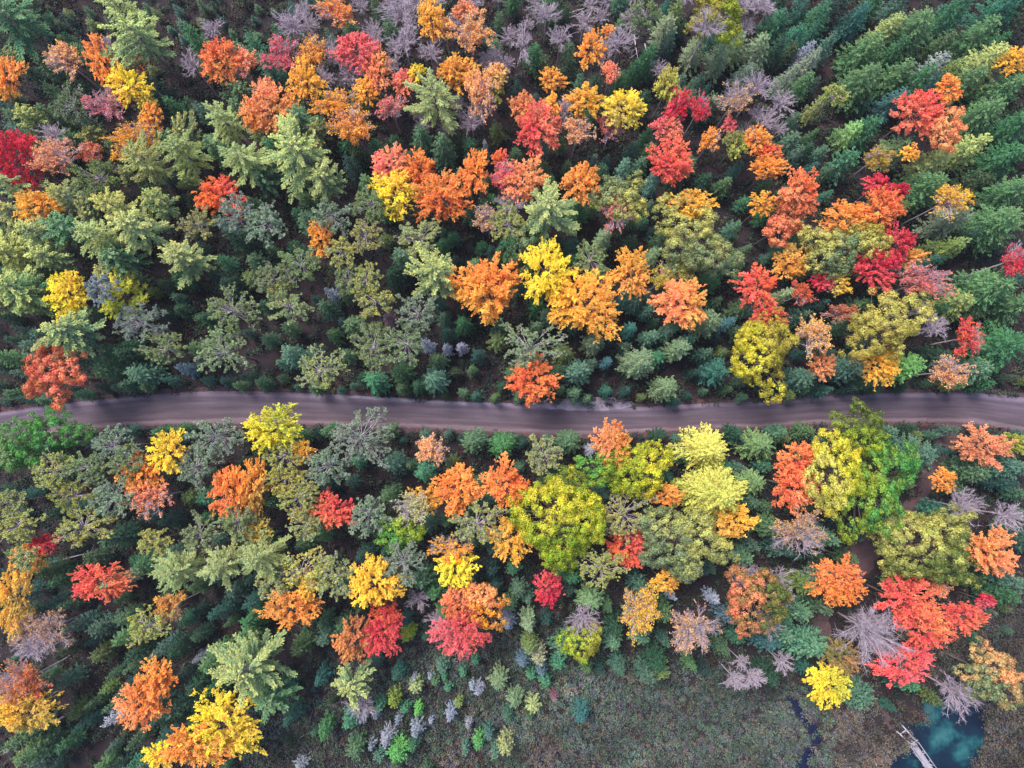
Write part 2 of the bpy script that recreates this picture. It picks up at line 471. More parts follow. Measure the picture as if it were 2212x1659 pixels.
# ------------------------------------------------------------------ survey of the trees the photograph shows
# kind u v rx ry rot colour tint height ; phrase  (phrase: unique short description)
SURVEY = """
P 30 45 62 55 0 pinegreen sage 18 | broad green pine filling the top left corner
M 8 165 28 46 0 amber orange 15 | orange maple cut by the upper left edge
X 140 128 44 42 0 peach tan 13 | peach half bare birch left of the leaning orange maple
M 206 118 26 52 25 orange deep 15 | leaning orange maple near the top left
B 235 98 36 28 0 tan tan 13
P 268 28 46 40 0 straw sage 18 | yellow green pine tip touching the top edge
P 305 88 66 62 0 sage straw 19 | large pale green pine near the top left
M 287 138 22 22 0 rust rust 10 | small rust maple behind the golden upper left maple
M 272 178 42 38 -20 yellow gold 15 | golden yellow maple near the upper left
M 312 212 20 16 0 ochre yellow 13
T 150 225 42 40 0 moss grey 14
X 225 228 46 38 -20 pink lichen 14 | lilac pink twiggy tree left of centre top
M 322 245 19 30 0 amber orange 13 | narrow amber maple above the sparse amber one
X 300 300 66 42 10 amber gold 14 | wide sparse amber maple on the upper left
M 465 118 38 44 0 scarlet orange 15 | bright scarlet maple among dark spruces at upper left
B 412 140 26 32 0 tan tan 12
X 522 140 40 38 0 salmon peach 12 | pinkish half bare tree right of the scarlet maple
B 456 62 28 26 0 tan tan 12 | small grey leafless tree above the scarlet maple
M 22 335 56 60 0 crimson crimson 16 | crimson maple on the left edge
B 115 290 36 26 0 tan tan 14
X 122 340 62 42 0 peach salmon 15 | fluffy peach tree beside the crimson maple
X 197 332 30 26 0 rust salmon 12 | rust half bare tree below the dark upper left spruces
P 312 352 52 46 0 straw olive 18 | straw coloured pine left of its olive twin
P 400 335 54 46 0 ochre sage 18 | olive gold pine right of the straw coloured one
T 208 380 58 40 0 olive moss 15
P 70 258 30 24 0 moss straw 13
P 28 402 40 26 0 straw sage 16
M 470 420 46 40 0 deep red 14 | deep red maple low in the upper left quarter
P 484 262 40 44 0 straw sage 17 | pale pine left of the salmon orange maple
P 530 345 50 46 0 straw sage 17 | pale pine beside the giant green one
B 630 50 42 38 0 tan tan 14 | lilac leafless tree near the top, left of centre
X 723 28 50 36 0 orange peach 14 | sparse orange tree touching the top edge
X 612 112 42 42 0 pink crimson 14 | dull pink twiggy tree left of the pink maple
X 676 110 34 38 0 amber tan 13 | rusty thin tree between the two pink ones
M 768 100 42 40 0 pink red 15 | pink red maple near the top
B 862 25 50 36 0 tan tan 15 | wide leafless tree at the top edge
B 873 88 36 40 0 tan tan 15
M 928 32 29 42 0 amber gold 15 | orange gold maple on the top edge
X 962 66 28 30 0 peach ochre 13
X 1015 72 46 44 0 peach amber 15 | peach and amber tree under the pink top edge crown
M 1003 20 26 20 0 salmon salmon 14 | pink crown at the top edge above the peach one
M 653 168 34 42 0 gold amber 15 | golden orange maple above the giant green pine
M 582 225 50 50 0 salmon amber 15 | round salmon maple left of the golden orange one
M 543 240 24 42 20 orange salmon 14 | orange maple at the left of the round salmon one
X 722 222 52 32 0 amber gold 14 | feathery amber tree right of the golden orange maple
M 812 140 28 44 0 salmon amber 14 | tall salmon and amber maple right of the pink one
M 789 190 22 30 0 amber gold 13
X 760 268 52 48 0 amber peach 14 | sparse amber tree above the dark gap near centre top
M 870 175 22 26 0 salmon pink 12
X 845 235 34 30 0 pink tan 12
B 700 170 30 30 0 tan pink 12
B 930 112 34 30 0 tan tan 13
P 940 210 62 60 0 straw sage 19 | big yellow green pine near the top centre
M 901 153 16 18 0 yellow gold 13 | small bright yellow crown over the yellow green pine
M 985 150 42 34 0 amber gold 14 | amber maple right of the big yellow green pine
X 1040 205 38 60 15 peach amber 15 | tall peach orange tree near the top centre
M 1070 160 24 26 0 peach ochre 14
M 1072 190 14 28 0 ochre lime 12
P 655 340 78 70 0 sage straw 21 | giant green pine with long boughs in the upper left
P 705 395 50 40 -25 sage straw 18 | drooping green pine at the giant pine's lower right
P 652 262 30 24 0 pinegreen sage 15
M 842 350 36 38 0 salmon pink 15 | salmon maple joined to the deep orange pair
M 905 358 36 34 0 deep orange 15 | deep orange maple above the largest deep orange one
M 950 418 55 50 0 deep amber 17 | largest deep orange maple above the centre
M 1022 372 30 42 0 orange deep 15 | narrow orange maple right of the largest deep orange one
M 848 410 50 44 0 yellow gold 16 | bright yellow maple in front of the salmon one
M 1079 340 16 18 0 deep red 10 | tiny deep orange maple above the red twiggy one
C 1015 318 27 34 0 mid mid 9
D 1048 320 12 26 0 grey lichen 8
M 1278 95 30 34 0 amber orange 14 | lone amber orange maple amid grey trees, upper right of centre
M 1315 64 14 12 0 orange peach 12
M 1192 168 26 24 0 amber amber 12 | small amber maple below the grey brushwood
X 1321 155 19 26 0 salmon pink 13 | small pink tree below the lone amber orange maple
M 1262 212 34 32 0 gold amber 15 | gold crown at the left of the pair near the top
M 1347 225 44 38 0 yellow straw 15 | pale yellow crown at the right of the gold pair
M 1165 272 50 50 0 red salmon 15 | coral red maple right of the tall peach tree
M 1128 228 24 30 0 rust amber 13 | rust crown on the coral maple's upper left
M 1190 222 16 18 0 amber gold 13
X 1248 282 34 36 0 peach tan 13 | sparse peach tree below the gold crown
B 1220 235 26 30 0 tan tan 11
X 1320 275 32 34 0 pink tan 11 | thin magenta flecked tree below the pale yellow crown
M 1446 180 25 38 0 ochre lime 14 | olive yellow tree above the crimson leaning one
M 1468 222 22 38 -30 crimson red 14 | crimson leaning maple in the upper right half
M 1442 270 28 24 0 pink salmon 13 | pink crown under the crimson leaning maple
X 1512 232 24 34 0 crimson pink 13 | thin crimson tree with a pale trunk
M 1451 350 44 44 0 red scarlet 16 | round bright red maple in the upper right half
O 1552 25 52 48 0 ochre lime 17 | olive yellow tree at the top edge right of centre
B 1530 52 46 42 0 lichen lichen 18 | silver leafless tree against the olive yellow one
X 1535 300 22 32 -30 amber peach 12 | thin amber tree with white stems
M 1577 268 13 18 0 pink red 11
M 1592 308 24 30 0 moss lime 12
M 1637 298 28 26 0 orange amber 13 | small orange maple right of the olive crown
X 1590 212 52 40 30 tan peach 14 | large grey tree with peach twigs, upper right
B 1640 185 36 40 30 tan tan 13
B 1310 105 30 36 0 tan tan 13
B 1340 85 44 34 0 tan tan 13
B 1210 80 34 30 0 tan tan 12
B 1130 95 26 46 0 tan tan 13
B 1370 40 36 36 0 tan tan 12
B 1180 30 40 30 0 tan tan 11
M 1665 330 28 20 0 scarlet rust 12 | scarlet crown above the peach orange one, right side
M 1665 358 36 22 0 amber orange 13 | peach orange maple under the scarlet crown, right side
M 1253 390 40 40 0 orange amber 15 | soft orange maple right of the white barked one
M 1132 385 44 44 0 salmon orange 15 | salmon maple left above the star shaped pine
X 1090 375 30 36 0 pink crimson 13 | red twiggy tree right of the narrow orange maple
B 1105 440 40 30 0 tan tan 13
O 1342 415 48 46 0 sage straw 15 | pale green oak left of the round red maple
C 1348 362 20 24 0 teal sage 11
C 1412 390 20 24 0 teal grey 11
S 1175 305 18 22 0 teal sage 12
M 1996 232 50 46 -40 red salmon 16 | big red maple leaning among the right hand firs
M 2055 186 25 26 0 orange amber 14 | orange crown at the big leaning red maple's tip
O 2045 272 36 38 0 peach salmon 15 | peach brown crown below the big leaning red maple
M 2198 125 34 28 0 gold amber 14 | golden crown on the upper right edge
M 1970 328 18 16 -30 gold amber 12 | small golden crown among the right hand firs
X 1893 342 40 24 -20 ochre amber 11 | mixed amber and green thicket right of the grey firs
M 1905 398 32 22 -20 crimson red 13 | crimson maple above the big red orange cluster
M 1952 408 14 14 0 crimson crimson 11
M 1735 410 38 44 0 scarlet salmon 15 | coral maple right of the peach orange one
M 1652 438 28 24 0 amber gold 12 | small amber maple left of the coral one
X 2048 432 44 38 0 gold ochre 15 | golden half bare tree among the right hand firs
G 1975 60 62 58 0 mid sage 17
G 2060 25 48 38 0 mid teal 16
G 2118 70 48 42 0 mid sage 17
G 1872 105 50 42 0 mid sage 16
G 1920 62 40 34 0 sage ochre 15
G 1868 170 52 46 0 mid sage 16
G 1942 158 42 36 0 mid sage 15
G 2020 140 32 32 0 lichen grey 14
G 2130 130 52 48 0 sage straw 18
G 2090 175 44 38 0 mid sage 16
G 2168 195 54 46 0 mid sage 17
G 2125 245 52 46 0 mid sage 17
G 2188 275 44 46 0 mid mid 16
G 2098 318 44 34 0 sage straw 16
G 2175 340 48 44 0 mid pinegreen 16
G 2020 345 44 34 0 sage straw 15
G 2005 400 50 44 0 mid sage 16
G 1940 320 30 38 30 sage teal 14
G 1850 35 40 30 30 teal blue 14
G 1770 30 34 34 30 mid teal 12
G 1720 75 28 30 0 teal mid 12
G 1935 215 34 30 0 blue teal 13
G 1880 275 30 34 0 mid teal 13
G 1838 285 28 32 0 sage green 13
T 1805 205 30 28 0 moss straw 13
S 1770 225 24 26 0 olive grey 12
S 1748 135 34 40 30 grey sage 12
S 1700 170 30 36 30 grey sage 12
D 1740 115 30 38 30 lichen grey 10
G 2160 20 50 40 0 teal mid 15
G 1555 120 30 34 0 grey sage 13
G 1590 95 28 34 30 sage grey 13
G 1640 100 30 40 30 grey sage 13
G 1500 105 28 34 0 grey moss 12
G 1440 60 36 34 0 grey sage 13
T 1395 30 40 34 0 moss sage 13
G 1610 160 34 30 30 grey teal 12
G 1680 45 36 34 30 mid teal 12
M 72 438 46 32 0 amber gold 15 | amber maple on the left edge below the peach one
P 82 505 38 42 0 sage straw 17
P 150 495 42 40 0 pinegreen sage 17
P 150 432 40 30 0 sage ochre 17
P 252 450 44 38 0 straw ochre 18
P 300 495 52 50 0 sage straw 19
P 345 440 38 34 0 sage ochre 16
P 215 512 46 44 0 straw sage 19
P 262 560 44 38 0 pinegreen sage 16
P 25 548 38 44 0 ochre straw 17
P 108 560 40 32 0 sage straw 16
P 48 625 58 56 0 pinegreen straw 18
M 140 630 42 44 0 yellow gold 15 | vivid yellow maple on the left side
M 250 640 44 48 0 lime lemon 13 | lemon lime maple right of the vivid yellow one
T 212 622 34 30 -20 grey lichen 17 | grey lichened pine leaning over the lemon lime maple
P 155 715 58 52 0 teal straw 18
T 297 695 54 46 0 grey sage 15
T 352 752 44 38 0 olive sage 15
T 425 482 36 34 0 ochre grey 16
T 505 462 44 42 0 grey sage 16
P 402 558 52 44 0 sage straw 17
T 498 672 52 50 0 olive sage 16
T 478 758 56 50 0 sage olive 16
O 106 808 56 54 0 salmon rust 15 | salmon maple standing at the road's upper left
C 228 800 34 34 0 mid sage 10
C 302 806 42 34 0 teal sage 10
S 400 795 24 24 0 blue lichen 8
T 572 480 44 44 0 sage grey 16
T 713 462 44 40 0 sage grey 16
T 802 440 42 40 0 olive sage 16
M 690 508 28 34 0 amber orange 12 | small orange amber maple among the jack pines
T 735 542 36 34 0 ochre sage 16
T 790 510 38 36 0 ochre grey 16
T 905 512 50 44 0 sage ochre 16
P 945 592 62 56 0 sage straw 19 | pale star pine left of the round orange maple
M 1055 625 64 62 0 orange gold 17 | big round orange maple at the centre
T 648 570 46 38 0 olive sage 16
T 588 602 42 36 0 olive grey 16
T 622 660 46 38 0 sage ochre 16
T 600 625 24 24 0 ochre sage 15
T 750 602 30 34 0 olive grey 15
T 788 605 34 38 0 ochre sage 16
T 810 650 42 34 0 ochre sage 16
T 905 676 48 44 0 sage grey 15
D 713 633 15 24 0 lichen lichen 8 | bluish dead spruce in the dark gap left of centre
D 840 690 24 34 0 plum lichen 9 | dull lilac dead spruce below the jack pines
D 922 745 30 22 -30 lichen lichen 8 | whitish dead spruce above the road, largest of three
D 964 753 16 22 0 lichen lichen 8 | whitish dead spruce above the road, middle of three
D 995 750 18 18 0 lichen lichen 8 | whitish dead spruce above the road, rightmost of three
T 690 802 52 44 0 sage ochre 15
T 805 752 50 48 0 olive sage 15
T 878 742 46 42 0 sage moss 15
C 808 822 32 30 0 teal green 10
C 938 820 36 34 0 teal sage 11
C 630 765 30 30 0 teal sage 11
X 1052 472 34 34 0 tan peach 14 | cream twiggy tree left of the star shaped pine
T 1098 482 42 44 0 ochre sage 15
P 1181 455 66 60 0 sage straw 20 | star shaped green pine above the yellow maple
O 1118 535 44 50 0 pinegreen sage 14
X 1332 462 36 50 0 pink salmon 14 | pink twiggy tree below the pale green oak
M 1496 438 46 30 0 gold amber 15 | gold crown atop the big round green oak
O 1502 518 78 68 0 sage straw 16 | big round green oak right of centre
M 1180 582 46 66 0 yellow yellow 17.5 | brilliant yellow maple at the centre
M 1267 648 74 66 0 gold amber 17 | largest golden maple right of the brilliant yellow one
T 1278 562 42 40 0 olive sage 14
C 1305 512 24 26 0 sage teal 12
M 1367 588 40 44 0 amber orange 15 | amber maple between the golden one and the round oak
C 1408 553 21 23 0 sage teal 12
C 1465 562 22 24 0 sage teal 12
X 1430 600 26 34 0 ochre gold 12 | thin yellow flecked tree above the peach sunlit maple
X 1475 590 30 24 0 ochre moss 12
M 1477 652 52 48 0 salmon gold 16 | peach sunlit maple below the big round green oak
C 1365 625 17 20 0 teal sage 11
C 1373 652 17 20 0 teal sage 11
C 1402 668 18 20 0 teal sage 11
C 1345 650 14 18 0 teal teal 10
C 1395 640 15 18 0 teal sage 10
C 1362 710 17 20 0 teal teal 10
C 1408 727 22 20 0 teal sage 10
C 1442 714 20 22 0 teal sage 10
C 1490 735 18 18 0 teal green 9
M 1640 618 40 38 0 scarlet red 15 | coral red round maple on the right, above the ochre oak
M 1662 680 36 24 0 red scarlet 14 | red crown just above the ochre oak
O 1652 750 62 68 0 ochre lemon 16 | ochre oak beside the road on the right
T 1143 748 62 52 0 sage olive 15
M 1152 815 48 46 0 scarlet orange 14 | orange red maple overhanging the road's upper edge
C 1248 802 38 36 0 teal sage 11
C 1283 738 32 30 0 sage teal 10
C 1384 782 44 44 0 sage teal 13
C 1440 838 38 34 0 sage mid 10
C 1470 752 32 30 0 sage teal 12
C 1530 692 36 38 0 sage mid 13
C 1548 800 34 38 0 teal mid 11
C 1312 782 13 15 0 blue teal 9
C 1575 697 12 16 0 blue teal 10
M 1835 468 52 34 0 orange amber 15 | wide orange maple left of the scarlet one on the right
M 1913 450 42 40 0 scarlet orange 16 | scarlet round maple right of the wide orange one
O 1692 480 36 36 0 salmon rust 14 | dusty salmon tree left of the wide orange maple
M 1714 563 36 32 0 amber ochre 13 | amber crown left of the round light green tree
O 1802 535 62 52 0 sage straw 15 | round light green tree under the wide orange maple
O 1890 517 38 36 0 straw ochre 15 | pale yellow crown left of the crimson red maple
M 1945 522 30 36 0 crimson red 15 | crimson red maple with spiky top on the right
M 1898 575 46 38 0 crimson red 15 | dark crimson maple below the pale yellow crown
X 1997 605 66 42 -15 pink tan 15 | pink and lilac half bare tree on the right
M 1968 555 30 22 0 amber peach 12
X 2192 560 30 44 0 crimson pink 15 | magenta flecked bare tree on the right edge
G 2062 475 48 36 20 grey sage 15
G 2055 532 44 30 20 moss sage 14
G 2158 480 66 60 0 mid sage 17
G 2140 622 70 60 0 mid sage 17
G 2065 655 42 44 0 mid straw 15
G 2172 745 60 58 0 mid pinegreen 16
G 2110 795 46 36 0 teal sage 12
G 2195 660 44 44 0 mid sage 15
G 2190 410 50 46 0 mid sage 16
M 1780 608 22 18 0 crimson pink 12 | small magenta maple below the round light green tree
M 1818 610 22 22 0 gold straw 12 | small pale gold tree beside the small magenta maple
X 1730 635 26 28 0 rust scarlet 12 | rust flecked tree right of the coral red round maple
C 1692 637 20 20 0 sage grey 12
X 1752 720 40 44 0 peach gold 14 | fluffy peach tree between the two ochre oaks
O 1918 705 72 62 0 straw ochre 17 | large straw yellow oak on the right
M 1906 788 38 40 0 gold amber 13 | golden maple under the large straw yellow oak
X 1815 675 34 22 0 rust tan 12
B 2018 705 38 34 0 tan tan 13 | lilac leafless tree right of the straw yellow oak
B 1988 665 26 22 0 tan tan 12
X 2092 728 34 40 0 red rust 12 | thin red tree among the lower right hand firs
X 2050 800 46 40 0 peach tan 13 | grey twiggy tree with peach leaves by the road
M 1783 790 26 30 0 rust salmon 11 | rust bush between the oaks above the road
C 1835 795 40 38 0 teal sage 12
C 1962 792 42 44 0 green sage 12
C 1735 815 34 32 0 teal sage 10
O 28 972 50 44 0 green sage 12 | bright green thicket tree at the road's lower left
O 112 955 52 44 0 green mid 12 | green tree right of the lower left thicket tree
T 240 962 46 42 0 sage grey 15
T 270 1000 40 36 0 olive sage 15
T 182 1010 44 38 0 sage olive 15
T 112 1020 48 40 0 ochre sage 15
T 462 942 56 46 0 sage grey 15
T 420 1010 42 44 0 sage grey 14
M 357 975 40 40 0 yellow gold 15 | clear yellow maple below the road on the left
M 294 1028 34 42 0 orange amber 14 | orange maple under the clear yellow one
X 322 1075 50 44 0 salmon peach 14 | shaggy salmon tree below the orange and yellow pair
M 492 1068 38 56 0 orange scarlet 15 | tall orange maple lower left of centre
M 540 1060 30 56 0 amber ochre 14 | ochre maple against the tall orange one
T 152 1072 44 38 0 olive ochre 15
T 238 1078 48 44 0 sage grey 15
T 172 1138 60 38 0 ochre sage 15
T 30 1140 50 34 0 ochre sage 15
T 20 1085 34 30 0 sage ochre 14
M 90 1175 28 20 0 crimson red 11 | small dark crimson maple on the lower left
M 55 1212 34 26 0 amber ochre 12 | amber and olive crown at the lower left edge
T 50 1210 26 24 0 sage ochre 15
T 330 1168 34 28 0 ochre sage 14
T 428 1155 42 34 0 sage olive 14
T 512 1128 40 38 0 olive sage 15
M 552 1150 32 22 0 ochre gold 13 | dull golden crown above the drooping pale pine
P 393 1230 52 46 0 straw sage 18 | pale pine, leftmost of the three below the tall orange maple
P 488 1218 48 42 0 straw sage 18 | pale pine, middle of the three below the tall orange maple
P 568 1200 54 42 0 straw sage 19 | drooping pale pine, rightmost of the three
M 208 1262 58 36 0 red scarlet 13 | vivid red maple on the lower left
G 245 1258 36 16 15 grey sage 16 | narrow grey fir leaning over the vivid red maple
M 580 926 58 42 0 yellow lime 16 | lemon yellow maple at the road's lower edge
T 775 945 66 58 0 sage grey 16
T 708 1005 50 46 0 sage grey 15
T 612 985 46 40 0 ochre sage 14
X 657 978 28 26 0 amber gold 13 | small amber tree right of the ochre olive pines
T 615 1035 42 34 0 ochre olive 14
T 645 1075 46 40 0 ochre sage 15
M 655 1112 24 14 0 amber gold 11
T 665 1135 38 32 0 sage ochre 14
M 718 1106 38 36 0 red deep 14 | dark red maple below the road, left of centre
T 795 1112 42 46 0 sage grey 15
X 888 1098 42 40 0 straw lichen 15 | cream half bare tree with amber leaves behind
M 925 1078 28 28 0 amber gold 13 | amber crown behind the cream half bare tree
O 858 1152 42 34 0 lime green 13 | lime green tree below the cream half bare one
S 915 1020 36 34 0 teal green 11
X 933 968 34 36 0 peach tan 12 | small peach twiggy tree beside the road
M 995 1054 46 46 0 orange amber 15 | flaming orange maple, left of the pair below the road
M 1092 1050 42 46 0 deep orange 15 | deep orange maple, right of the pair below the road
T 1030 1135 60 48 0 sage ochre 15
M 1102 1168 40 46 0 gold amber 15 | egg shaped golden maple left of the huge lime oak
X 976 1192 48 38 0 amber gold 14 | amber open crown behind the lemon bright maple
M 978 1232 36 36 0 yellow yellow 15 | lemon bright maple over the amber open crown
T 870 1218 50 46 0 sage grey 15
T 650 1238 62 50 0 ochre straw 15
T 715 1245 46 50 0 sage ochre 15
T 590 1250 40 40 0 sage ochre 14
M 665 1265 20 30 0 gold ochre 14
M 800 1265 48 50 0 gold yellow 16 | golden maple below the grey green pines, lower centre left
M 1323 962 40 46 0 orange salmon 15 | orange maple touching the road's lower edge
O 1300 1015 40 32 0 lime green 14 | lime crown left of the lime and yellow oak
O 1385 1012 58 54 0 lime lemon 15 | lime and yellow oak right of the roadside orange maple
O 1225 1050 44 34 0 lime moss 14 | mossy lime crown at the top of the huge lime oak
O 1213 1125 88 88 0 lime lemon 17 | huge lime oak below the road at the centre
T 1345 1112 54 56 0 ochre grey 14
M 1357 1188 42 34 0 scarlet red 11 | scarlet maple low between the huge oaks
G 1528 972 66 52 0 straw ochre 17 | straw green tree at the road, above its twin
G 1548 1066 86 68 0 straw ochre 19 | straw green tree, lower of the two near the road
M 1588 1128 38 34 0 gold amber 14 | gold crown peeping from under the straw green tree
O 1478 1175 80 68 0 sage straw 17 | broad grey green oak right of the scarlet maple
M 1446 1072 30 22 0 orange amber 12 | small orange crown between the lime oak and straw trees
T 1172 985 42 40 0 sage ochre 13
C 1228 952 38 32 0 mid sage 11
C 1085 960 40 32 0 mid green 10
C 1025 950 38 30 0 mid sage 10
C 850 1000 34 30 0 teal sage 10
D 1277 972 16 20 0 lichen lichen 8 | pale dead spruce left of the roadside orange maple
G 1642 960 44 38 0 sage mid 13
G 1625 1040 36 36 0 sage mid 13
T 1300 1228 50 40 0 ochre sage 14
M 1730 985 38 30 0 scarlet orange 15 | upper orange red crown beside the yellow green maple
M 1722 1050 44 50 0 scarlet salmon 15 | orange red maple under its upper twin, lower right
O 1808 1020 54 78 0 lemon straw 17 | yellow green maple against the tallest green tree
O 1892 1048 72 100 0 green lime 16 | tallest green tree, huge, below the road on the right
O 1872 928 50 50 0 moss lime 15 | olive green crown overhanging the road on the right
X 1727 1150 66 54 0 tan amber 15 | wide spidery leafless tree below the orange red maple
C 1984 982 48 48 0 teal sage 12
M 2132 966 50 38 0 salmon rust 13 | round salmon red bush tree at the road bend
M 2040 1036 26 22 0 amber orange 10 | small orange shrub tree beside the footpath
O 2012 1188 96 74 0 moss straw 15 | wide yellow olive oak on the lower right
M 2150 1200 44 46 0 salmon orange 14 | coral orange maple near the lower right edge
B 2080 1095 52 42 0 lichen lichen 13 | silver leafless tree above the coral orange maple
B 2182 1115 40 38 0 lichen lichen 13
C 2100 1020 40 38 0 mid sage 11
C 2190 1010 36 34 0 teal sage 11
M 2200 958 30 24 0 lime moss 10 | lime shrub tree at the right edge below the road
C 2040 1110 34 34 0 teal mid 10
M 1818 1262 52 46 0 orange scarlet 13 | orange maple beside the brown footpath, lower right
M 22 1300 36 68 0 gold ochre 15 | dull golden tree column on the lower left edge
X 88 1365 66 54 0 tan rust 14 | rusty half bare tree on the lower left
B 70 1400 44 36 0 tan tan 14
X 48 1470 60 50 0 rust orange 14 | rusty orange tree low on the left edge
M 42 1545 54 44 0 gold ochre 14 | mustard tree low on the left edge
T 312 1355 46 38 0 ochre sage 15
X 368 1312 34 34 0 amber tan 12
M 330 1470 34 44 -20 orange amber 15 | upper part orange maple leaning on the lower left
M 298 1525 50 44 20 orange salmon 16 | spiky orange maple on the lower left
P 540 1440 84 76 0 sage straw 18 | massive green pine at the lower left
P 590 1500 50 46 0 pinegreen sage 14
M 470 1585 70 58 0 yellow gold 16 | wide yellow maple at the bottom left
M 408 1618 58 42 0 orange amber 17 | orange crown overlapping the wide yellow maple
M 340 1640 28 24 0 yellow gold 13
D 246 1552 30 24 0 lichen lichen 8 | pale dead spruce under the spiky orange maple
D 432 1420 24 16 30 lichen grey 7
M 620 1316 52 38 0 orange amber 15 | orange maple low left of centre
M 833 1328 30 26 0 deep crimson 12 | dark red crown above the vivid pink red maple
M 825 1375 40 40 0 red crimson 14 | vivid pink red maple, left of the lower pair
M 758 1390 34 44 0 rust orange 14 | burnt orange maple beside the vivid pink red one
M 990 1308 34 38 0 scarlet salmon 14 | upright scarlet maple below the lemon bright one
O 1040 1304 38 38 0 peach amber 14 | peach round tree beside the upright scarlet maple
M 993 1370 52 42 0 red pink 15 | hot red maple below the upright scarlet one
C 878 1372 19 20 0 lime moss 8 | small lime cedar right of the pink red maple
S 876 1340 18 18 0 teal blue 8
P 758 1474 46 40 0 sage straw 12
B 903 1298 32 26 0 tan tan 9 | small leafless tree above the lime cedar
B 945 1340 26 32 0 tan tan 8
B 780 1525 34 34 0 lichen tan 8 | lilac leafless bush below the small pale pine
D 835 1595 26 32 -30 lichen lichen 6 | whitest dead spruce near the bottom
D 897 1577 22 26 0 lichen lichen 6 | pale dead spruce right of the whitest one
D 973 1543 19 25 0 lichen lichen 6 | dead spruce up and right of the whitest pair
D 1033 1490 20 20 0 lichen lichen 5
D 1097 1342 24 30 0 lichen lichen 9 | tall bluish white dead spruce below the huge lime oak
D 1020 1480 10 10 0 lichen lichen 4
D 803 1610 14 16 0 lichen blue 4
D 783 1550 12 14 0 lichen blue 5
D 815 1543 10 12 0 lichen blue 4
D 860 1555 10 12 0 lichen blue 4
D 895 1465 9 12 0 lichen blue 4
D 1012 1563 11 12 0 lichen plum 4
D 932 1555 8 9 0 lichen lichen 3
D 930 1460 8 8 0 lichen lichen 3
D 650 1650 24 16 0 lichen grey 4
C 850 1512 18 22 0 moss lime 6
C 897 1483 18 17 0 sage straw 6
C 954 1440 14 16 0 teal sage 5
C 858 1626 27 27 0 green mid 7
C 768 1620 24 24 0 mid sage 7
C 700 1576 20 22 0 mid green 7
S 693 1465 22 28 0 teal teal 8
S 610 1480 26 20 0 teal green 9
C 1000 1453 9 9 0 teal green 4
C 1028 1426 10 9 0 teal green 4
C 968 1486 9 8 0 teal green 4
C 960 1462 6 6 0 teal green 3
C 940 1472 10 10 0 mid sage 4
C 990 1518 11 12 0 moss sage 4
C 1033 1605 15 18 0 green teal 6
C 1057 1586 13 16 0 teal grey 6
C 1092 1612 22 24 0 sage straw 7
C 1070 1625 14 16 0 teal sage 6
C 1078 1470 24 28 0 sage teal 7
C 755 1555 22 24 0 teal green 7
C 820 1525 14 14 0 teal green 6
C 875 1530 13 10 0 teal green 5
C 903 1535 10 12 0 green green 5
C 820 1635 16 14 0 teal sage 5
C 1005 1620 10 12 0 teal sage 5
M 1184 1275 28 32 0 crimson red 11 | crimson shaggy maple right of the huge lime oak's foot
X 1376 1314 46 58 0 gold straw 14 | pale golden flecked tree at the lower centre right
M 1437 1260 26 20 0 amber gold 12 | small golden crown above the peach tinged bare tree
O 1268 1384 35 35 0 lime ochre 10 | lime yellow bush tree at the marsh edge
G 1278 1298 32 30 0 sage teal 12
C 1142 1345 21 28 0 sage grey 10
C 1142 1395 22 20 0 moss sage 10
C 1163 1418 22 20 0 grey straw 9
G 1225 1395 36 30 0 teal sage 9
G 1325 1385 26 24 20 teal sage 9
G 1385 1375 26 22 0 teal sage 9
C 1205 1432 22 18 0 teal green 7
D 1128 1427 22 24 0 blue lichen 7
D 1170 1448 20 18 0 blue lichen 6 | bluish lichened dead spruce at the marsh edge
C 1176 1470 18 14 0 teal green 6
C 1147 1458 11 10 0 teal green 5
B 1262 1338 46 34 0 lichen lichen 11
X 1497 1362 58 58 0 tan peach 14 | peach tinged bare tree at the marsh edge
D 1575 1332 40 26 -20 blue lichen 9 | row of bluish dead spruce left of the mottled maple
D 1540 1292 20 22 0 lichen lichen 8
D 1450 1285 14 14 0 lichen lichen 8
O 1640 1296 62 58 0 moss salmon 15 | mottled green and scarlet maple on the lower right
S 1255 1542 30 32 0 teal blue 7 | round teal spruce alone in the marsh
C 1112 1510 20 22 0 sage teal 6
C 1152 1525 20 20 0 sage straw 6
D 1197 1505 14 14 0 plum lichen 5
G 1660 1385 44 30 0 blue teal 10
G 1752 1394 48 42 20 teal sage 12
G 1692 1368 34 28 0 teal sage 11
G 1728 1322 32 30 0 teal sage 12
G 1778 1250 30 26 0 grey teal 12
C 1740 1265 30 28 0 moss mid 10
B 1885 1365 88 72 -15 lichen lichen 15 | great lilac leafless tree on the lower right
M 1970 1305 52 48 0 red scarlet 15 | large red maple right of the great leafless tree
M 2010 1365 46 44 0 red orange 15 | large red and orange maple under the first red one
M 2088 1335 42 28 0 red scarlet 13 | red side crown nearest the lower right edge
M 1962 1440 60 36 10 red pink 13 | hot pink red maple under the great leafless tree
M 1795 1483 40 42 -20 yellow lime 10 | lone lemon lime tree by the marsh stream
M 1822 1420 40 34 0 moss rust 9 | olive and rust shrub tree beside the lone lemon one
C 1850 1500 44 44 0 teal sage 9
G 1960 1478 34 18 0 teal green 9
O 2154 1468 60 48 0 sage peach 14 | pale olive tree over the pond
B 2070 1500 54 48 -20 lichen lichen 12 | leafless tree leaning over the pond
X 2025 1270 34 24 0 salmon tan 11 | dusty pink twiggy tree above the large red maples
M 2132 1300 18 14 0 crimson pink 8 | tiny magenta shrub tree at the lower right
C 2190 1260 36 30 0 teal sage 11
"""

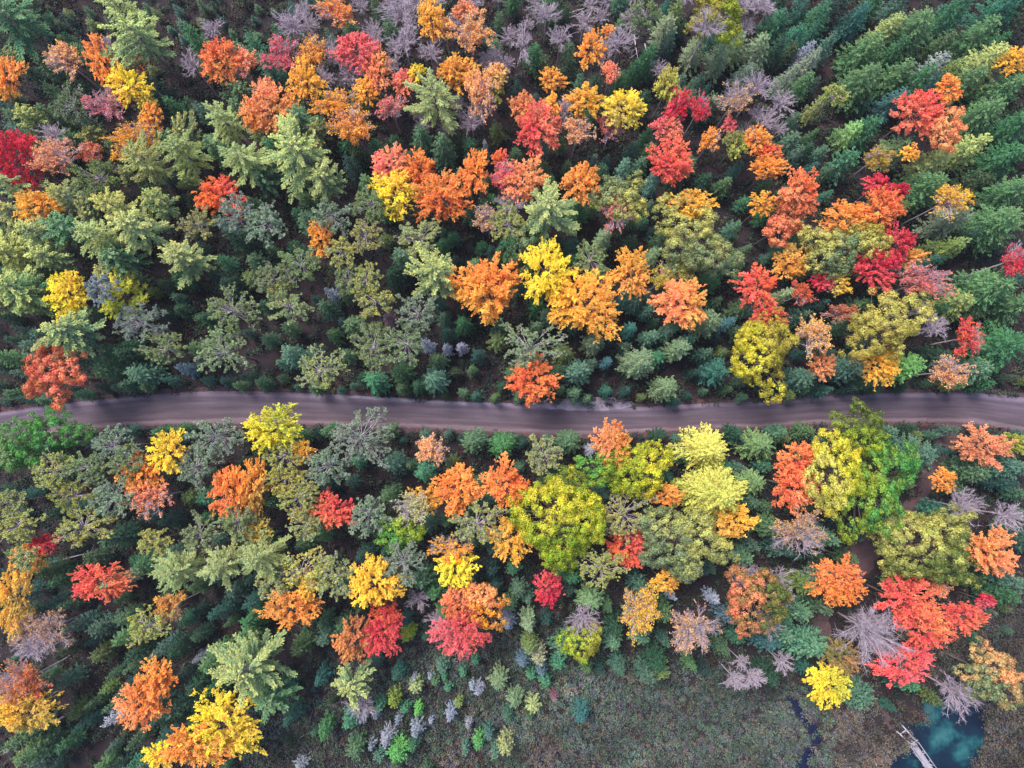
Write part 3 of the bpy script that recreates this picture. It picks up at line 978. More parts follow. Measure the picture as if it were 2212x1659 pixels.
# ------------------------------------------------------------------ plan outlines (surveyed points)
ROAD_TOP = [(-420, 960), (-150, 915), (0, 895), (100, 880), (275, 860), (425, 849), (553, 849), (728, 856), (878, 865), (1106, 876), (1250, 882), (1381, 884), (1531, 875), (1659, 871), (1784, 859), (1909, 853), (2109, 852), (2212, 862), (2400, 890), (2650, 950)]
ROAD_BOT = [(-420, 1010), (-150, 960), (0, 938), (125, 929), (250, 919), (375, 913), (500, 912), (628, 912), (803, 917), (953, 924), (1106, 931), (1231, 936), (1356, 932), (1531, 923), (1659, 919), (1784, 912), (1909, 909), (2084, 908), (2212, 930), (2400, 965), (2650, 1030)]
def resample(pts, us):
    p = np.array(pts, float); return np.interp(us, p[:, 0], p[:, 1])
POND = [(1994, 1524), (2022, 1499), (2084, 1490), (2126, 1522), (2124, 1582), (2116, 1634), (2090, 1668), (2060, 1720), (1990, 1760), (1920, 1720), (1905, 1672), (1925, 1640), (1958, 1622), (1980, 1604), (1966, 1585), (1945, 1565), (1943, 1552), (1975, 1562), (2000, 1552)]
STREAM = [(1683, 1478, 5), (1695, 1492, 8), (1712, 1512, 9), (1722, 1528, 6), (1730, 1545, 8), (1738, 1560, 9), (1755, 1572, 11), (1764, 1585, 8), (1765, 1600, 9), (1758, 1614, 11), (1742, 1628, 12), (1734, 1645, 13), (1738, 1672, 14), (1745, 1710, 12), (1735, 1760, 10)]
FOOTPATH = [(2050, 915, 26), (2044, 945, 22), (2030, 990, 16), (2000, 1040, 18), (1980, 1085, 22), (1950, 1130, 26), (1880, 1175, 34), (1850, 1215, 36), (1810, 1265, 20), (1775, 1310, 20), (1772, 1345, 18), (1800, 1400, 8), (1850, 1460, 5), (1893, 1512, 5), (1915, 1550, 7), (1928, 1575, 8)]
PIX = CAM_H / F
def near(u, v, line, pad=0):
    for (a, b) in zip(line, line[1:]):
        ax, ay, bx, by = a[0], a[1], b[0], b[1]
        L2 = (bx - ax) ** 2 + (by - ay) ** 2
        t = max(0, min(1, ((u - ax) * (bx - ax) + (v - ay) * (by - ay)) / L2))
        w = a[2] + (b[2] - a[2]) * t
        if (u - ax - t * (bx - ax)) ** 2 + (v - ay - t * (by - ay)) ** 2 < (w + pad) ** 2: return True
    return False
def inside(u, v, poly):
    c = False
    for (x1, y1), (x2, y2) in zip(poly, poly[1:] + poly[:1]):
        if (y1 > v) != (y2 > v) and u < (x2 - x1) * (v - y1) / (y2 - y1) + x1: c = not c
    return c
_us = np.linspace(-420, 2650, 400)
_rt, _rb = resample(ROAD_TOP, _us), resample(ROAD_BOT, _us)
def on_road(u, v, pad=0):
    return np.interp(u, _us, _rt) - pad < v < np.interp(u, _us, _rb) + pad
def blocked(u, v, pad=0):
    return on_road(u, v, pad) or inside(u, v, POND) or near(u, v, STREAM, pad * .3) or near(u, v, FOOTPATH, pad * .2)

# ------------------------------------------------------------------ ground, road, water
def tag(o, label=None, cat=None, group=None, kind=None):
    if label: o['label'] = label
    if cat: o['category'] = cat
    if group: o['group'] = group
    if kind: o['kind'] = kind
    return o
def grid(us, vs, fn):
    V = np.array([fn(u, v) for v in vs for u in us]); nu, nv = len(us), len(vs)
    i = np.arange(nv - 1)[:, None] * nu + np.arange(nu - 1)[None]
    return V, np.stack([i, i + 1, i + nu + 1, i + nu], -1).reshape(-1, 4)[:, ::-1]
MAT_SOIL = patch_material('leaf strewn forest floor', [(.30, srgb((18, 17, 22))), (.45, srgb((32, 26, 31))), (.58, srgb((48, 31, 36))), (.72, srgb((36, 40, 40)))], .12, bump=.8, bscale=5)  # litter tones taken darker and bluer, holding the shade between trees
V = np.array([(-900, -900, 0), (900, -900, 0), (900, 900, 0), (-900, 900, 0)], float)
tag(mesh_obj('ground', V, [(0, 1, 2, 3)], MAT_SOIL), 'dark reddish brown forest floor between the trees', 'ground', kind='structure')

def ribbon(name, line, z, mat, wig=.25, seed=3):
    rng = np.random.default_rng(seed)
    P = np.array(line, float); t = np.arange(len(P)); tt = np.linspace(0, len(P) - 1, len(P) * 7)
    P = np.column_stack([np.interp(tt, t, P[:, k]) for k in range(3)])
    d = nrm(np.gradient(P[:, :2], axis=0)); n = np.column_stack([-d[:, 1], d[:, 0]])
    V = []
    for i in range(len(P)):
        for s in (-1, 1):
            w = P[i, 2] * (1 + rng.normal(0, wig)) * s
            V.append((*at(P[i, 0] + n[i, 0] * w, P[i, 1] + n[i, 1] * w), z))
    k = len(P); F_ = [(2 * i, 2 * i + 1, 2 * i + 3, 2 * i + 2) for i in range(k - 1)]
    V = np.array(V)
    a, b, c = V[F_[0][0]], V[F_[0][1]], V[F_[0][2]]
    if np.cross(b - a, c - b)[2] < 0: F_ = [f[::-1] for f in F_]
    return mesh_obj(name, V, F_, mat)

# verge and road, both strips with u across and v along
def road_material():
    m, ns, ls = newmat('packed gravel road')
    uv = N(ns, 'ShaderNodeAttribute', attribute_type='GEOMETRY', attribute_name='leaf')
    sep = N(ns, 'ShaderNodeSeparateColor'); ls.new(uv.outputs['Color'], sep.inputs[0])
    tc = N(ns, 'ShaderNodeTexCoord'); P = tc.outputs['Object']
    mp = N(ns, 'ShaderNodeCombineXYZ')
    ls.new(math_(ns, ls, 'MULTIPLY', sep.outputs[1], 30), mp.inputs[0]); ls.new(math_(ns, ls, 'MULTIPLY', sep.outputs[0], 9), mp.inputs[1])
    st_ = noise(ns, ls, mp.outputs[0], 1.0, 4, .6)          # long wheel worn streaks
    gr = noise(ns, ls, P, 9, 5, .75); big = noise(ns, ls, P, .06, 3)
    x = math_(ns, ls, 'ADD', sep.outputs[0], math_(ns, ls, 'MULTIPLY', math_(ns, ls, 'SUBTRACT', st_, .5), .12))
    c = ramp(ns, ls, x, [(.0, srgb((128, 112, 122))), (.10, srgb((136, 120, 130))), (.2, srgb((96, 82, 92))), (.34, srgb((104, 90, 98))), (.5, srgb((92, 78, 84))), (.66, srgb((104, 88, 94))), (.8, srgb((96, 78, 82))), (.9, srgb((134, 114, 116))), (1, srgb((112, 86, 84)))])
    c = mix(ns, ls, c, math_(ns, ls, 'ADD', math_(ns, ls, 'MULTIPLY', st_, 1.1), .0), .75, 'OVERLAY')
    c = mix(ns, ls, c, gr, .6, 'OVERLAY')
    c = mix(ns, ls, c, big, .5, 'OVERLAY')
    c = mix(ns, ls, c, (.58, .58, .69), 1.0, 'MULTIPLY')
    b = N(ns, 'ShaderNodeBsdfPrincipled'); ls.new(c, b.inputs['Base Color']); b.inputs['Roughness'].default_value = .85
    bp = N(ns, 'ShaderNodeBump'); bp.inputs['Strength'].default_value = .35; bp.inputs['Distance'].default_value = .05
    ls.new(gr, bp.inputs['Height']); ls.new(bp.outputs[0], b.inputs['Normal'])
    out = N(ns, 'ShaderNodeOutputMaterial'); ls.new(b.outputs[0], out.inputs['Surface'])
    return m
def strip(name, pad, z, mat, seed, jit):
    rng = np.random.default_rng(seed); V = []; A = []
    us = np.linspace(-420, 2650, 420)
    top = resample(ROAD_TOP, us) - pad; bot = resample(ROAD_BOT, us) + pad
    ker = np.hanning(21); ker /= ker.sum()
    top = np.convolve(np.pad(top, 10, 'edge'), ker, 'valid') + rng.normal(0, jit, len(us)); bot = np.convolve(np.pad(bot, 10, 'edge'), ker, 'valid') + rng.normal(0, jit, len(us))
    K = 13
    for i, u in enumerate(us):
        for k in range(K):
            f = k / (K - 1); x, y = at(u, top[i] * (1 - f) + bot[i] * f)
            V.append((x, y, z + .05 * math.sin(math.pi * f) * (pad < 5))); A.append((f, (u + 420) / 3070, 0))
    F_ = [(i * K + k, i * K + k + 1, (i + 1) * K + k + 1, (i + 1) * K + k)for i in range(len(us) - 1) for k in range(K - 1)]
    return mesh_obj(name, V, F_, mat, attr=np.array(A), smooth=True)
MAT_VERGE = patch_material('leaf littered verge', [(.3, srgb((46, 40, 48))), (.5, srgb((74, 62, 72))), (.62, srgb((92, 76, 84))), (.75, srgb((66, 70, 64)))], .25, bump=.6, bscale=8)
tag(strip('verge', 13, .012, MAT_VERGE, 1, 1.6), 'reddish leaf littered verge on both sides of the road', 'verge', kind='structure')
tag(strip('road', 4, .03, road_material(), 2, .35), 'purplish grey gravel road crossing the forest', 'road', kind='structure')

MAT_PUDDLE, ns, ls = newmat('muddy water film')
b = N(ns, 'ShaderNodeBsdfPrincipled'); b.inputs['Base Color'].default_value = (*srgb((150, 138, 158)), 1); b.inputs['Roughness'].default_value = .22
tc = N(ns, 'ShaderNodeTexCoord'); ls.new(ramp(ns, ls, noise(ns, ls, tc.outputs['Object'], .5, 3), [(.3, srgb((104, 94, 106))), (.6, srgb((136, 126, 144)))]), b.inputs['Base Color'])
out = N(ns, 'ShaderNodeOutputMaterial'); ls.new(b.outputs[0], out.inputs['Surface'])
def patch(name, poly, z, mat, seed=0, jit=1.0, sub=4):
    rng = np.random.default_rng(seed); P = np.array(poly, float); n = len(P); Q = []
    for i in range(n):                       # smooth closed outline with a ragged edge
        p0, p1, p2, p3 = P[i - 1], P[i], P[(i + 1) % n], P[(i + 2) % n]
        for k in range(sub):
            t = k / sub
            q = .5 * ((2 * p1) + (-p0 + p2) * t + (2 * p0 - 5 * p1 + 4 * p2 - p3) * t * t + (-p0 + 3 * p1 - 3 * p2 + p3) * t ** 3)
            Q.append(q + rng.normal(0, jit, 2))
    me = bpy.data.meshes.new(name)
    vs = [(*at(*q), z) for q in Q]
    area = sum(a[0] * b[1] - b[0] * a[1] for a, b in zip(vs, vs[1:] + vs[:1]))
    if area < 0: vs = vs[::-1]
    me.from_pydata(vs, [], [list(range(len(vs)))]); me.materials.append(mat)
    o = bpy.data.objects.new(name, me); COL.objects.link(o); return o
tag(patch('puddle', [(1148, 874), (1180, 864), (1225, 860), (1290, 860), (1345, 863), (1372, 874), (1350, 882), (1300, 886), (1240, 886), (1190, 882)], .085, MAT_PUDDLE, 4, 1.3), 'long pale lilac puddle on the road edge near the centre', 'puddle', kind='structure')
tag(patch('puddle', [(735, 857), (800, 856), (860, 860), (930, 866), (1010, 869), (1100, 871), (1098, 877), (1010, 874), (930, 870), (860, 867), (790, 862)], .06, MAT_PUDDLE, 5, .6), 'thin shallow puddle streak along the upper road edge', 'puddle', kind='structure')

MAT_WATER, ns, ls = newmat('clear pond water')
tc = N(ns, 'ShaderNodeTexCoord')
wn_ = noise(ns, ls, tc.outputs['Object'], .16, 5, .6)
b = N(ns, 'ShaderNodeBsdfPrincipled'); b.inputs['Roughness'].default_value = .12; b.inputs['IOR'].default_value = 1.33
ls.new(ramp(ns, ls, wn_, [(.36, srgb((12, 22, 40))), (.52, srgb((14, 36, 52))), (.62, srgb((30, 80, 86))), (.8, srgb((84, 122, 116)))]), b.inputs['Base Color'])
bp = N(ns, 'ShaderNodeBump'); bp.inputs['Strength'].default_value = .15; bp.inputs['Distance'].default_value = .03
ls.new(noise(ns, ls, tc.outputs['Object'], 3, 3), bp.inputs['Height']); ls.new(bp.outputs[0], b.inputs['Normal'])
out = N(ns, 'ShaderNodeOutputMaterial'); ls.new(b.outputs[0], out.inputs['Surface'])
tag(patch('pond', POND, .05, MAT_WATER, 6, 1.2), 'teal and navy pond in the lower right corner', 'pond', kind='structure')
MAT_STREAM, ns, ls = newmat('dark marsh water')
b = N(ns, 'ShaderNodeBsdfPrincipled'); b.inputs['Roughness'].default_value = .1; b.inputs['Base Color'].default_value = (*srgb((16, 20, 48)), 1)
out = N(ns, 'ShaderNodeOutputMaterial'); ls.new(b.outputs[0], out.inputs['Surface'])
tag(ribbon('stream', STREAM, .04, MAT_STREAM, .4, 7), 'narrow dark blue stream winding through the marsh', 'stream', kind='structure')
MAT_PATH = patch_material('trodden earth', [(.3, srgb((50, 38, 44))), (.5, srgb((80, 60, 64))), (.62, srgb((98, 74, 76))), (.75, srgb((66, 62, 56)))], .5, bump=.4, bscale=7)
tag(ribbon('footpath', FOOTPATH, .02, MAT_PATH, .08, 8), 'brown earth footpath from the road towards the pond', 'footpath', kind='structure')

# ------------------------------------------------------------------ dock at the pond
def box(bm_, p, q, w, h, z):
    """beam from p to q (plan), width w, thickness h, underside at z"""
    p, q = np.array(p, float), np.array(q, float); d = (q - p) / np.linalg.norm(q - p); n = np.array([-d[1], d[0]]) * w / 2
    c = [p - n, q - n, q + n, p + n]
    V = [(x[0], x[1], z) for x in c] + [(x[0], x[1], z + h) for x in c]
    k = len(bm_[0]); bm_[0].extend(V)
    bm_[1].extend([tuple(k + i for i in f) for f in ((0, 3, 2, 1), (4, 5, 6, 7), (0, 1, 5, 4), (1, 2, 6, 5), (2, 3, 7, 6), (3, 0, 4, 7))])
MAT_DECK = patch_material('weathered dock boards', [(.3, srgb((140, 136, 150))), (.7, srgb((182, 178, 192)))], .8, rough=.8, bump=.3, bscale=10)
root = bpy.data.objects.new('dock', None); COL.objects.link(root); ox, oy = at(2000, 1640); root.location = (ox, oy, 0)
tag(root, 'pale weathered wooden dock with open rail frame at the pond', 'dock')
def L(u, v):
    x, y = at(u, v, .6); return (x - ox, y - oy)
bm_ = ([], [])
A0, A1 = np.array(L(1972, 1606)), np.array(L(2032, 1692)); dl = A1 - A0; Lk = np.linalg.norm(dl); dl /= Lk; wd = .86
nb = int(Lk / .19)
for i in range(nb):
    c = A0 + dl * (i + .5) * Lk / nb; n = np.array([-dl[1], dl[0]]) * wd / 2
    box(bm_, c - n, c + n, .16, .05, .55 + .002 * (i % 3))
mesh_obj('deck', bm_[0], bm_[1], MAT_DECK, root)
for s in (-1, 1):
    bm_ = ([], []); n = np.array([-dl[1], dl[0]]) * (wd / 2 - .06) * s
    box(bm_, A0 + n, A1 + n, .1, .16, .38); mesh_obj('stringer', bm_[0], bm_[1], MAT_DECK, root)
for s in (-1, 1):               # hand rails standing just outside the boards
    n = np.array([-dl[1], dl[0]]) * (wd / 2 + .30) * s
    bm_ = ([], []); box(bm_, A0 + n, A1 + n, .09, .07, 1.2); mesh_obj('rail', bm_[0], bm_[1], MAT_DECK, root)
    for q in np.linspace(.02, .98, 5):
        bm_ = ([], []); p = A0 + (A1 - A0) * q + n; box(bm_, p - dl * .045, p + dl * .045, .09, 1.35, -.16); mesh_obj('post', bm_[0], bm_[1], MAT_DECK, root)
        bm_ = ([], []); box(bm_, p - n * .02 - dl * .001, p - n * .42, .07, .05, .49); mesh_obj('bracket', bm_[0], bm_[1], MAT_DECK, root)
rails = [((1936, 1579), (1973, 1612)), ((1949, 1567), (1979, 1602)), ((1944, 1585), (1958, 1576)), ((1967, 1607), (1982, 1598)),
         ((1967, 1610), (1976, 1628)), ((1976, 1628), (1990, 1644)), ((1990, 1644), (2004, 1662)), ((1989, 1629), (1999, 1624)), ((2004, 1648), (2016, 1653))]
for i, (p, q) in enumerate(rails):
    bm_ = ([], []); box(bm_, L(*p), L(*q), .2 if i < 4 else .12, .09, .63 + .012 * i); mesh_obj('rail', bm_[0], bm_[1], MAT_DECK, root)
for (u, v) in ((1937, 1580), (1950, 1568), (1976, 1628), (1990, 1644), (2004, 1662), (1981, 1600), (1970, 1609)):
    bm_ = ([], []); p = np.array(L(u, v)); box(bm_, p - [.06, 0], p + [.06, 0], .12, .74, -.2); mesh_obj('post', bm_[0], bm_[1], MAT_DECK, root)

# ------------------------------------------------------------------ trees
COLW = dict(orange='orange', deep='deep orange', amber='amber', gold='golden', yellow='yellow', red='red', scarlet='scarlet', crimson='crimson',
            pink='pink', salmon='salmon', peach='peach', rust='rust brown', tan='brownish grey', lime='lime green', green='fresh green', olive='olive', ochre='ochre green',
            sage='sage green', straw='straw green', pinegreen='green', teal='teal', dark='dark green', mid='mid green', moss='moss green', grey='grey green',
            blue='bluish', lichen='pale grey', plum='dull lilac')
GROUP = dict(maple_tree='autumn maples in the forest', oak_tree='broad clumpy oaks in the forest', white_pine='white pines rising over the forest',
             jack_pine='tufted jack pines in the forest', spruce_tree='spruces in the forest', fir_tree='firs in the forest', cedar_tree='small cedars in the forest',
             bare_tree='leafless trees in the forest', half_bare_tree='half bare autumn trees', dead_spruce='dead lichened spruces')
NOUN = dict(maple_tree='maple', oak_tree='oak', white_pine='white pine', jack_pine='jack pine', spruce_tree='spruce', fir_tree='fir', cedar_tree='cedar',
            bare_tree='leafless tree', half_bare_tree='half bare tree', dead_spruce='dead spruce')
HC = dict(M=lambda R, H: H - .5 * R, O=lambda R, H: H - .35 * R, P=lambda R, H: H * .74, T=lambda R, H: H - .45 * R, S=lambda R, H: H * .6, G=lambda R, H: H * .66,
          C=lambda R, H: H * .7, B=lambda R, H: H - .6 * R, X=lambda R, H: H - .6 * R, D=lambda R, H: H * .6)
RF = dict(M=1.04, O=1.02, P=1.17, T=.97, S=.95, G=1.12, C=.98, B=1.05, X=1.05, D=.9)
def tree_parts(code, R, H, rng, dens=1.0):
    if code in 'BX':
        return mk_bare(R, H, rng, leafy=0.0 if code == 'B' else .42, dens=1.0)
    return KINDS[code][2](R, H, rng, dens=dens)
def make_tree(code, x, y, R, H, sx, sy, rot, c1, c2, rng, dens=1.0):
    nm, cat, _, mat, _ = KINDS[code]
    root = bpy.data.objects.new(nm, None); COL.objects.link(root)
    root.location = (x, y, 0); root.rotation_euler = (0, 0, R_(rot)); root.scale = (sx, sy, 1)
    root.empty_display_size = .3
    leafy_of = dict(tan=.2, pink=.36, peach=.42, straw=.3, lichen=.2)
    T, W, Lf = mk_bare(R, H, rng, leafy=leafy_of.get(c1, .52)) if code == 'X' else tree_parts(code, R, H, rng, dens)
    pale = code == 'D'
    T.build('trunk', MAT_PALE if pale else (MAT_TWIG if code in 'BX' else MAT_BARK), root)
    if W is not None and W.n: W.build('twigs', MAT_PALE if pale else MAT_TWIG, root)
    if Lf is not None and Lf.size():
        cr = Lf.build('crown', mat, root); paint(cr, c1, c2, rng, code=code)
    return root
def paint(cr, c1, c2, rng, amt=.06, code=''):
    a = np.array(PAL[c1]); b0 = np.array(PAL[c2])
    if code == 'M':
        soft = lambda c, n, f: c * (1 - f) + f * np.array((1, .34, .42) if n in ('crimson', 'pink', 'red') else (1, .86, .25) if n in ('yellow', 'lemon', 'lime', 'gold') else (1, .70, .34))
        a = soft(a, c1, .04 if c1 == 'crimson' else .14); b0 = soft(b0, c2, .08 if c2 == 'crimson' else .3)
    elif code == 'G': a = a * (1.1, 1.16, .98); b0 = b0 * (1.08, 1.12, .92)
    elif code == 'T': a = a * (1.08, 1.14, 1.3); b0 = b0 * (1.16, 1.2, 1.3)
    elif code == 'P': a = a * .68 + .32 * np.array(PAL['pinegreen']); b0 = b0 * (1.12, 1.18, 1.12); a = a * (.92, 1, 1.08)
    a = a * (1 + rng.normal(0, amt)) * (1 + rng.normal(0, amt * .5, 3)); b_ = b0 * (1 + rng.normal(0, amt * .5, 3))
    cr.color = (*[float(v) for v in np.clip(a, 0, 1)], 1); cr['tint'] = [float(v) for v in np.clip(b_, 0, 1)] + [1.0]

placed = []      # dicts of every tree for labels and spacing
EM = 0
for ln in SURVEY.strip().splitlines():
    left, _, phrase = ln.partition('|')
    k, u, v, rx, ry, rot, c1, c2, H = left.split()
    u, v, rx, ry, rot, H = map(float, (u, v, rx, ry, rot, H))
    if k == 'G' and H < 18.5: H *= .8
    EM += 1; rng = np.random.default_rng(1000 + EM)
    rm = math.sqrt(rx * ry); R = rm * (CAM_H - H * .8) / F * RF[k]
    hc = HC[k](R, H); x, y = at(u, v, hc)
    root = make_tree(k, x, y, R, H, rx / rm, ry / rm, rot, c1, c2, rng)
    placed.append(dict(o=root, k=k, u=u, v=v, r=rm, rx=rx, ry=ry, c=c1, ph=phrase.strip(), x=x, y=y, R=R, H=H))

# understorey and smaller trees between them, by district
DIST = ["PDDDDDBBBBBBSBBSGGGG", "PTSDSSBBSBSSBSSSGGGG", "SSSSSPSSBBSSSSBSSGGG", "TTPPPPPSSSSSSSSSGGGG", "PPPTTTSSSSSSSSSSSGGG", "PPPSTTTTSSSSSSSSSSGG", "PPTTTTTTTSSSSSSSSSSG",
        "STSSTTTTSSSSSSSSSSGG", "TTTTTTTTSSSSSSSSSSSS", "TTTTTTTSTTTTSSSSTSSS", "TTTTTTTTTTTTSTSSSgSS", "TTSSSTTTSSSSSSBSSSSR", "RSSSSSSSLLLSSSBSSRRR", "SSSSSSLLLLLMMMMMMSRR", "SSSSRRLLLLMMMMMMMRRR"]
def district(u, v):
    c = int(max(0, min(19, u // 110.6))); r = int(max(0, min(14, v // 110.6))); return DIST[r][c]
MIX = dict(P='PSCGG', T='SSGCG', S='SSCCGG', G='GGGSC', B='BSGCB', D='CSCS', L='C', M='', g='', R='C')
rng = np.random.default_rng(77)
PROTO = {}
def proto(code, i):
    if (code, i) not in PROTO:
        r = np.random.default_rng(500 + i * 13 + ord(code))
        R0, H0 = dict(S=(1.9, 9.5), C=(1.8, 8.0), G=(2.3, 11.0), T=(2.6, 12.0), P=(2.8, 13.0), B=(2.4, 10.0))[code]
        PROTO[code, i] = (make_tree(code, 0, 0, R0, H0, 1, 1, 0, 'teal', 'sage', r), R0, H0)
        PROTO[code, i][0]['spare'] = 1
    return PROTO[code, i]
FCOL = dict(P=[('sage', 'straw'), ('pinegreen', 'sage')], T=[('sage', 'ochre'), ('sage', 'grey'), ('olive', 'sage'), ('moss', 'sage')], S=[('teal', 'sage'), ('mid', 'sage'), ('dark', 'teal'), ('teal', 'mid')],
            C=[('mid', 'sage'), ('teal', 'green'), ('dark', 'moss'), ('moss', 'sage'), ('teal', 'sage')], G=[('mid', 'sage'), ('mid', 'pinegreen'), ('dark', 'mid'), ('teal', 'sage')], B=[('tan', 'tan')])
counts = {}
for p in placed: counts[p['k']] = counts.get(p['k'], 0) + 1
LIMIT = dict(S=298, C=298, G=260, T=200, P=70, B=90)
cell = {}
def far_enough(x, y, d):
    cx, cy = int(x // 5), int(y // 5)
    for i in (-1, 0, 1):
        for j in (-1, 0, 1):
            for (a, b_) in cell.get((cx + i, cy + j), ()):
                if (a - x) ** 2 + (b_ - y) ** 2 < d * d: return False
    return True
def put(x, y): cell.setdefault((int(x // 5), int(y // 5)), []).append((x, y))
for p in placed: put(p['x'], p['y'])
big = [p for p in placed if p['r'] > 20]
tries = 0; fill = []
while tries < 26000 and len(fill) < 900:
    tries += 1
    x, y = rng.uniform(-95, 95), rng.uniform(-62, 84)
    side = tries < 1800
    if side:        # the edge of the wood along the road
        su = rng.uniform(-60, 2270); up_ = rng.random() < .5
        x, y = at(su, np.interp(su, _us, _rt) - rng.uniform(12, 40) if up_ else np.interp(su, _us, _rb) + rng.uniform(12, 40))
    gu, gv = proj(x, y, 0)
    if not (-90 < gu < 2300 and -60 < gv < 1720): continue
    d = district(gu, gv)
    kinds = MIX[d]
    if not kinds: continue
    k = kinds[rng.integers(len(kinds))]
    if d in 'LR' and rng.random() < .8: continue
    if counts.get(k, 0) >= LIMIT[k]: continue
    if blocked(gu, gv, 7) or math.hypot(gu - 1965, gv - 1590) < 100: continue
    if not far_enough(x, y, 3.0 if d == 'G' else 2.2 if d != 'D' else 1.9): continue
    s = (rng.uniform(.45, .8) if side else rng.uniform(.62, 1.12)) * (.6 if d in 'LR' else .62 if d == 'D' else 1.3 if d == 'G' and not side else 1)
    i = int(rng.integers(5 if k != 'B' else 4)); pr, R0, H0 = proto(k, i)
    R, H = R0 * s, H0 * s * rng.uniform(.85, 1.15); hs = H / H0
    if d == 'D': H *= .7; hs *= .7
    tu, tv = proj(x, y, HC[k](R, H)); rpx = R * F / (CAM_H - H * .7)
    if not (-12 < tu < 2224 and -12 < tv < 1671): continue
    if on_road(tu, tv, rpx * .45): continue
    hid = False
    for p in big:
        du, dv = (tu - p['u']) / p['rx'], (tv - p['v']) / p['ry']
        if du * du + dv * dv < (.62 if H < p['H'] - 2 else 1.1): hid = True; break
    if hid: continue
    fill.append((k, i, x, y, s, hs, tu, tv, rpx, R, H)); put(x, y); counts[k] = counts.get(k, 0) + 1
def copy_tree(root):
    r = root.copy(); COL.objects.link(r)
    for ch in root.children:
        c = ch.copy(); COL.objects.link(c); c.parent = r
    return r
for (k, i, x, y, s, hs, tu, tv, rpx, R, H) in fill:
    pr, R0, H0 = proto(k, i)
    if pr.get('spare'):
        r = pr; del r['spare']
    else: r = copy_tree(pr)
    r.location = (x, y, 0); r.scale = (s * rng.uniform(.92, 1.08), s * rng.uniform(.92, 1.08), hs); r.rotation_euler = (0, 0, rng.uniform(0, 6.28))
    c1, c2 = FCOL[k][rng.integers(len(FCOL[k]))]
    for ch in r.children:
        if ch.name.startswith('crown'): paint(ch, c1, c2, rng, .12, k); ch.color = [v * .72 for v in ch.color[:3]] + [1.0]; ch['tint'] = [v * .8 for v in ch['tint']]  # crown colours dimmed, so understorey shade is painted into the leaves
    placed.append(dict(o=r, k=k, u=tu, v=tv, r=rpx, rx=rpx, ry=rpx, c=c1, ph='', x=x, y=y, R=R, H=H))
for (pr, _, _) in PROTO.values():
    if pr.get('spare'):
        for ch in list(pr.children): bpy.data.objects.remove(ch)
        bpy.data.objects.remove(pr)

# labels: surveyed phrase, or position beside the nearest described tree
marks = [p for p in placed if p['ph']]
used = set()
for p in marks:
    assert p['ph'] not in used, p['ph']
    used.add(p['ph'])
DIRW = ['right of', 'above and right of', 'just above', 'above and left of', 'left of', 'below and left of', 'just below', 'below and right of']
for p in placed:
    nm = p['o'].name.split('.')[0]
    p['o']['category'] = 'dead tree' if nm == 'dead_spruce' else 'tree'
    p['o']['group'] = GROUP[nm]
    if p['ph']:
        p['o']['label'] = p['ph']; continue
    size = 'tiny' if p['r'] < 13 else 'small' if p['r'] < 27 else 'large' if p['r'] > 42 else 'middling'
    col = COLW[p['c']] if p['k'] not in 'B' else 'greyish'
    near_ = sorted(marks, key=lambda q: (q['u'] - p['u']) ** 2 + (q['v'] - p['v']) ** 2)
    done = False
    for rank in range(len(near_)):
        q = near_[rank]
        a = math.atan2(-(p['v'] - q['v']), p['u'] - q['u']); w = DIRW[int(round(a / (math.pi / 4))) % 8]
        far = math.hypot(p['u'] - q['u'], p['v'] - q['v']) > 75
        if far: w = 'some way ' + w.replace('just ', '')
        for ph in (f"{size} {col} {NOUN[nm]} {w} the {q['ph']}", f"{size} {NOUN[nm]} {w} the {q['ph']}"):
            if len(ph.split()) <= 16 and ph not in used: done = True; break
        if done: break
    used.add(ph); p['o']['label'] = ph
print('TREES', len(placed), {k: counts[k] for k in counts}, 'tries', tries)

# ------------------------------------------------------------------ fallen and standing dead wood
def log(u1, v1, u2, v2, r, label, branches=8, seed=0, z1=.2, z2=.5):
    rng = np.random.default_rng(seed); a = np.array([*at(u1, v1, z1), z1]); b = np.array([*at(u2, v2, z2), z2])
    o_ = a.copy(); o_[2] = 0
    root = bpy.data.objects.new('fallen_tree', None); COL.objects.link(root); root.location = o_
    tag(root, label, 'fallen tree')
    T = Tubes(); W = Tubes(); m = (a + b) / 2 + rng.normal(0, .25, 3) * [1, 1, .2]
    cv = curve(a - o_, m - o_, b - o_, 8); T.add(cv, np.linspace(r, r * .35, 8), 6)
    d = nrm(b - a)
    for i in range(branches):
        t = rng.uniform(.55, 1); o = cv[int(t * 7)]
        e = o + nrm(d + rng.normal(0, .7, 3) * [1, 1, .6]) * rng.uniform(.8, 2.4)
        e[2] = abs(e[2]) + .2
        W.add(np.array([o, (o + e) / 2 + rng.normal(0, .1, 3), e]), [.05, .035, .02], 3)
        for j in range(3):
            s = rng.uniform(.3, 1); p_ = o * (1 - s) + e * s; W.add(np.array([p_, p_ + nrm(e - o + rng.normal(0, .8, 3)) * rng.uniform(.3, .9)]), [.03, .015], 3)
    T.build('trunk', MAT_PALE, root)
    if branches: W.build('branches', MAT_PALE, root)
log(138, 1548, 8, 1622, .2, 'bleached fallen tree lying in the bottom left corner', 22, 1, .5, 3)
log(1205, 33, 1262, 18, .16, 'long pale fallen trunk near the top edge', 3, 2)
log(1208, 40, 1255, 26, .12, 'shorter pale trunk lying beside the long fallen one', 0, 3)
log(1370, 75, 1379, 130, .14, 'pale dead stem right of the lone amber orange maple', 2, 4, .3, 4)
log(1393, 95, 1408, 140, .12, 'thin pale dead stem next to the stouter dead one', 2, 5, .3, 4)
log(255, 1172, 284, 1155, .13, 'short pale log in the dark gap on the lower left', 0, 6)
log(1078, 1462, 1110, 1500, .08, 'thin grey fallen stem amid the marsh saplings', 0, 7)
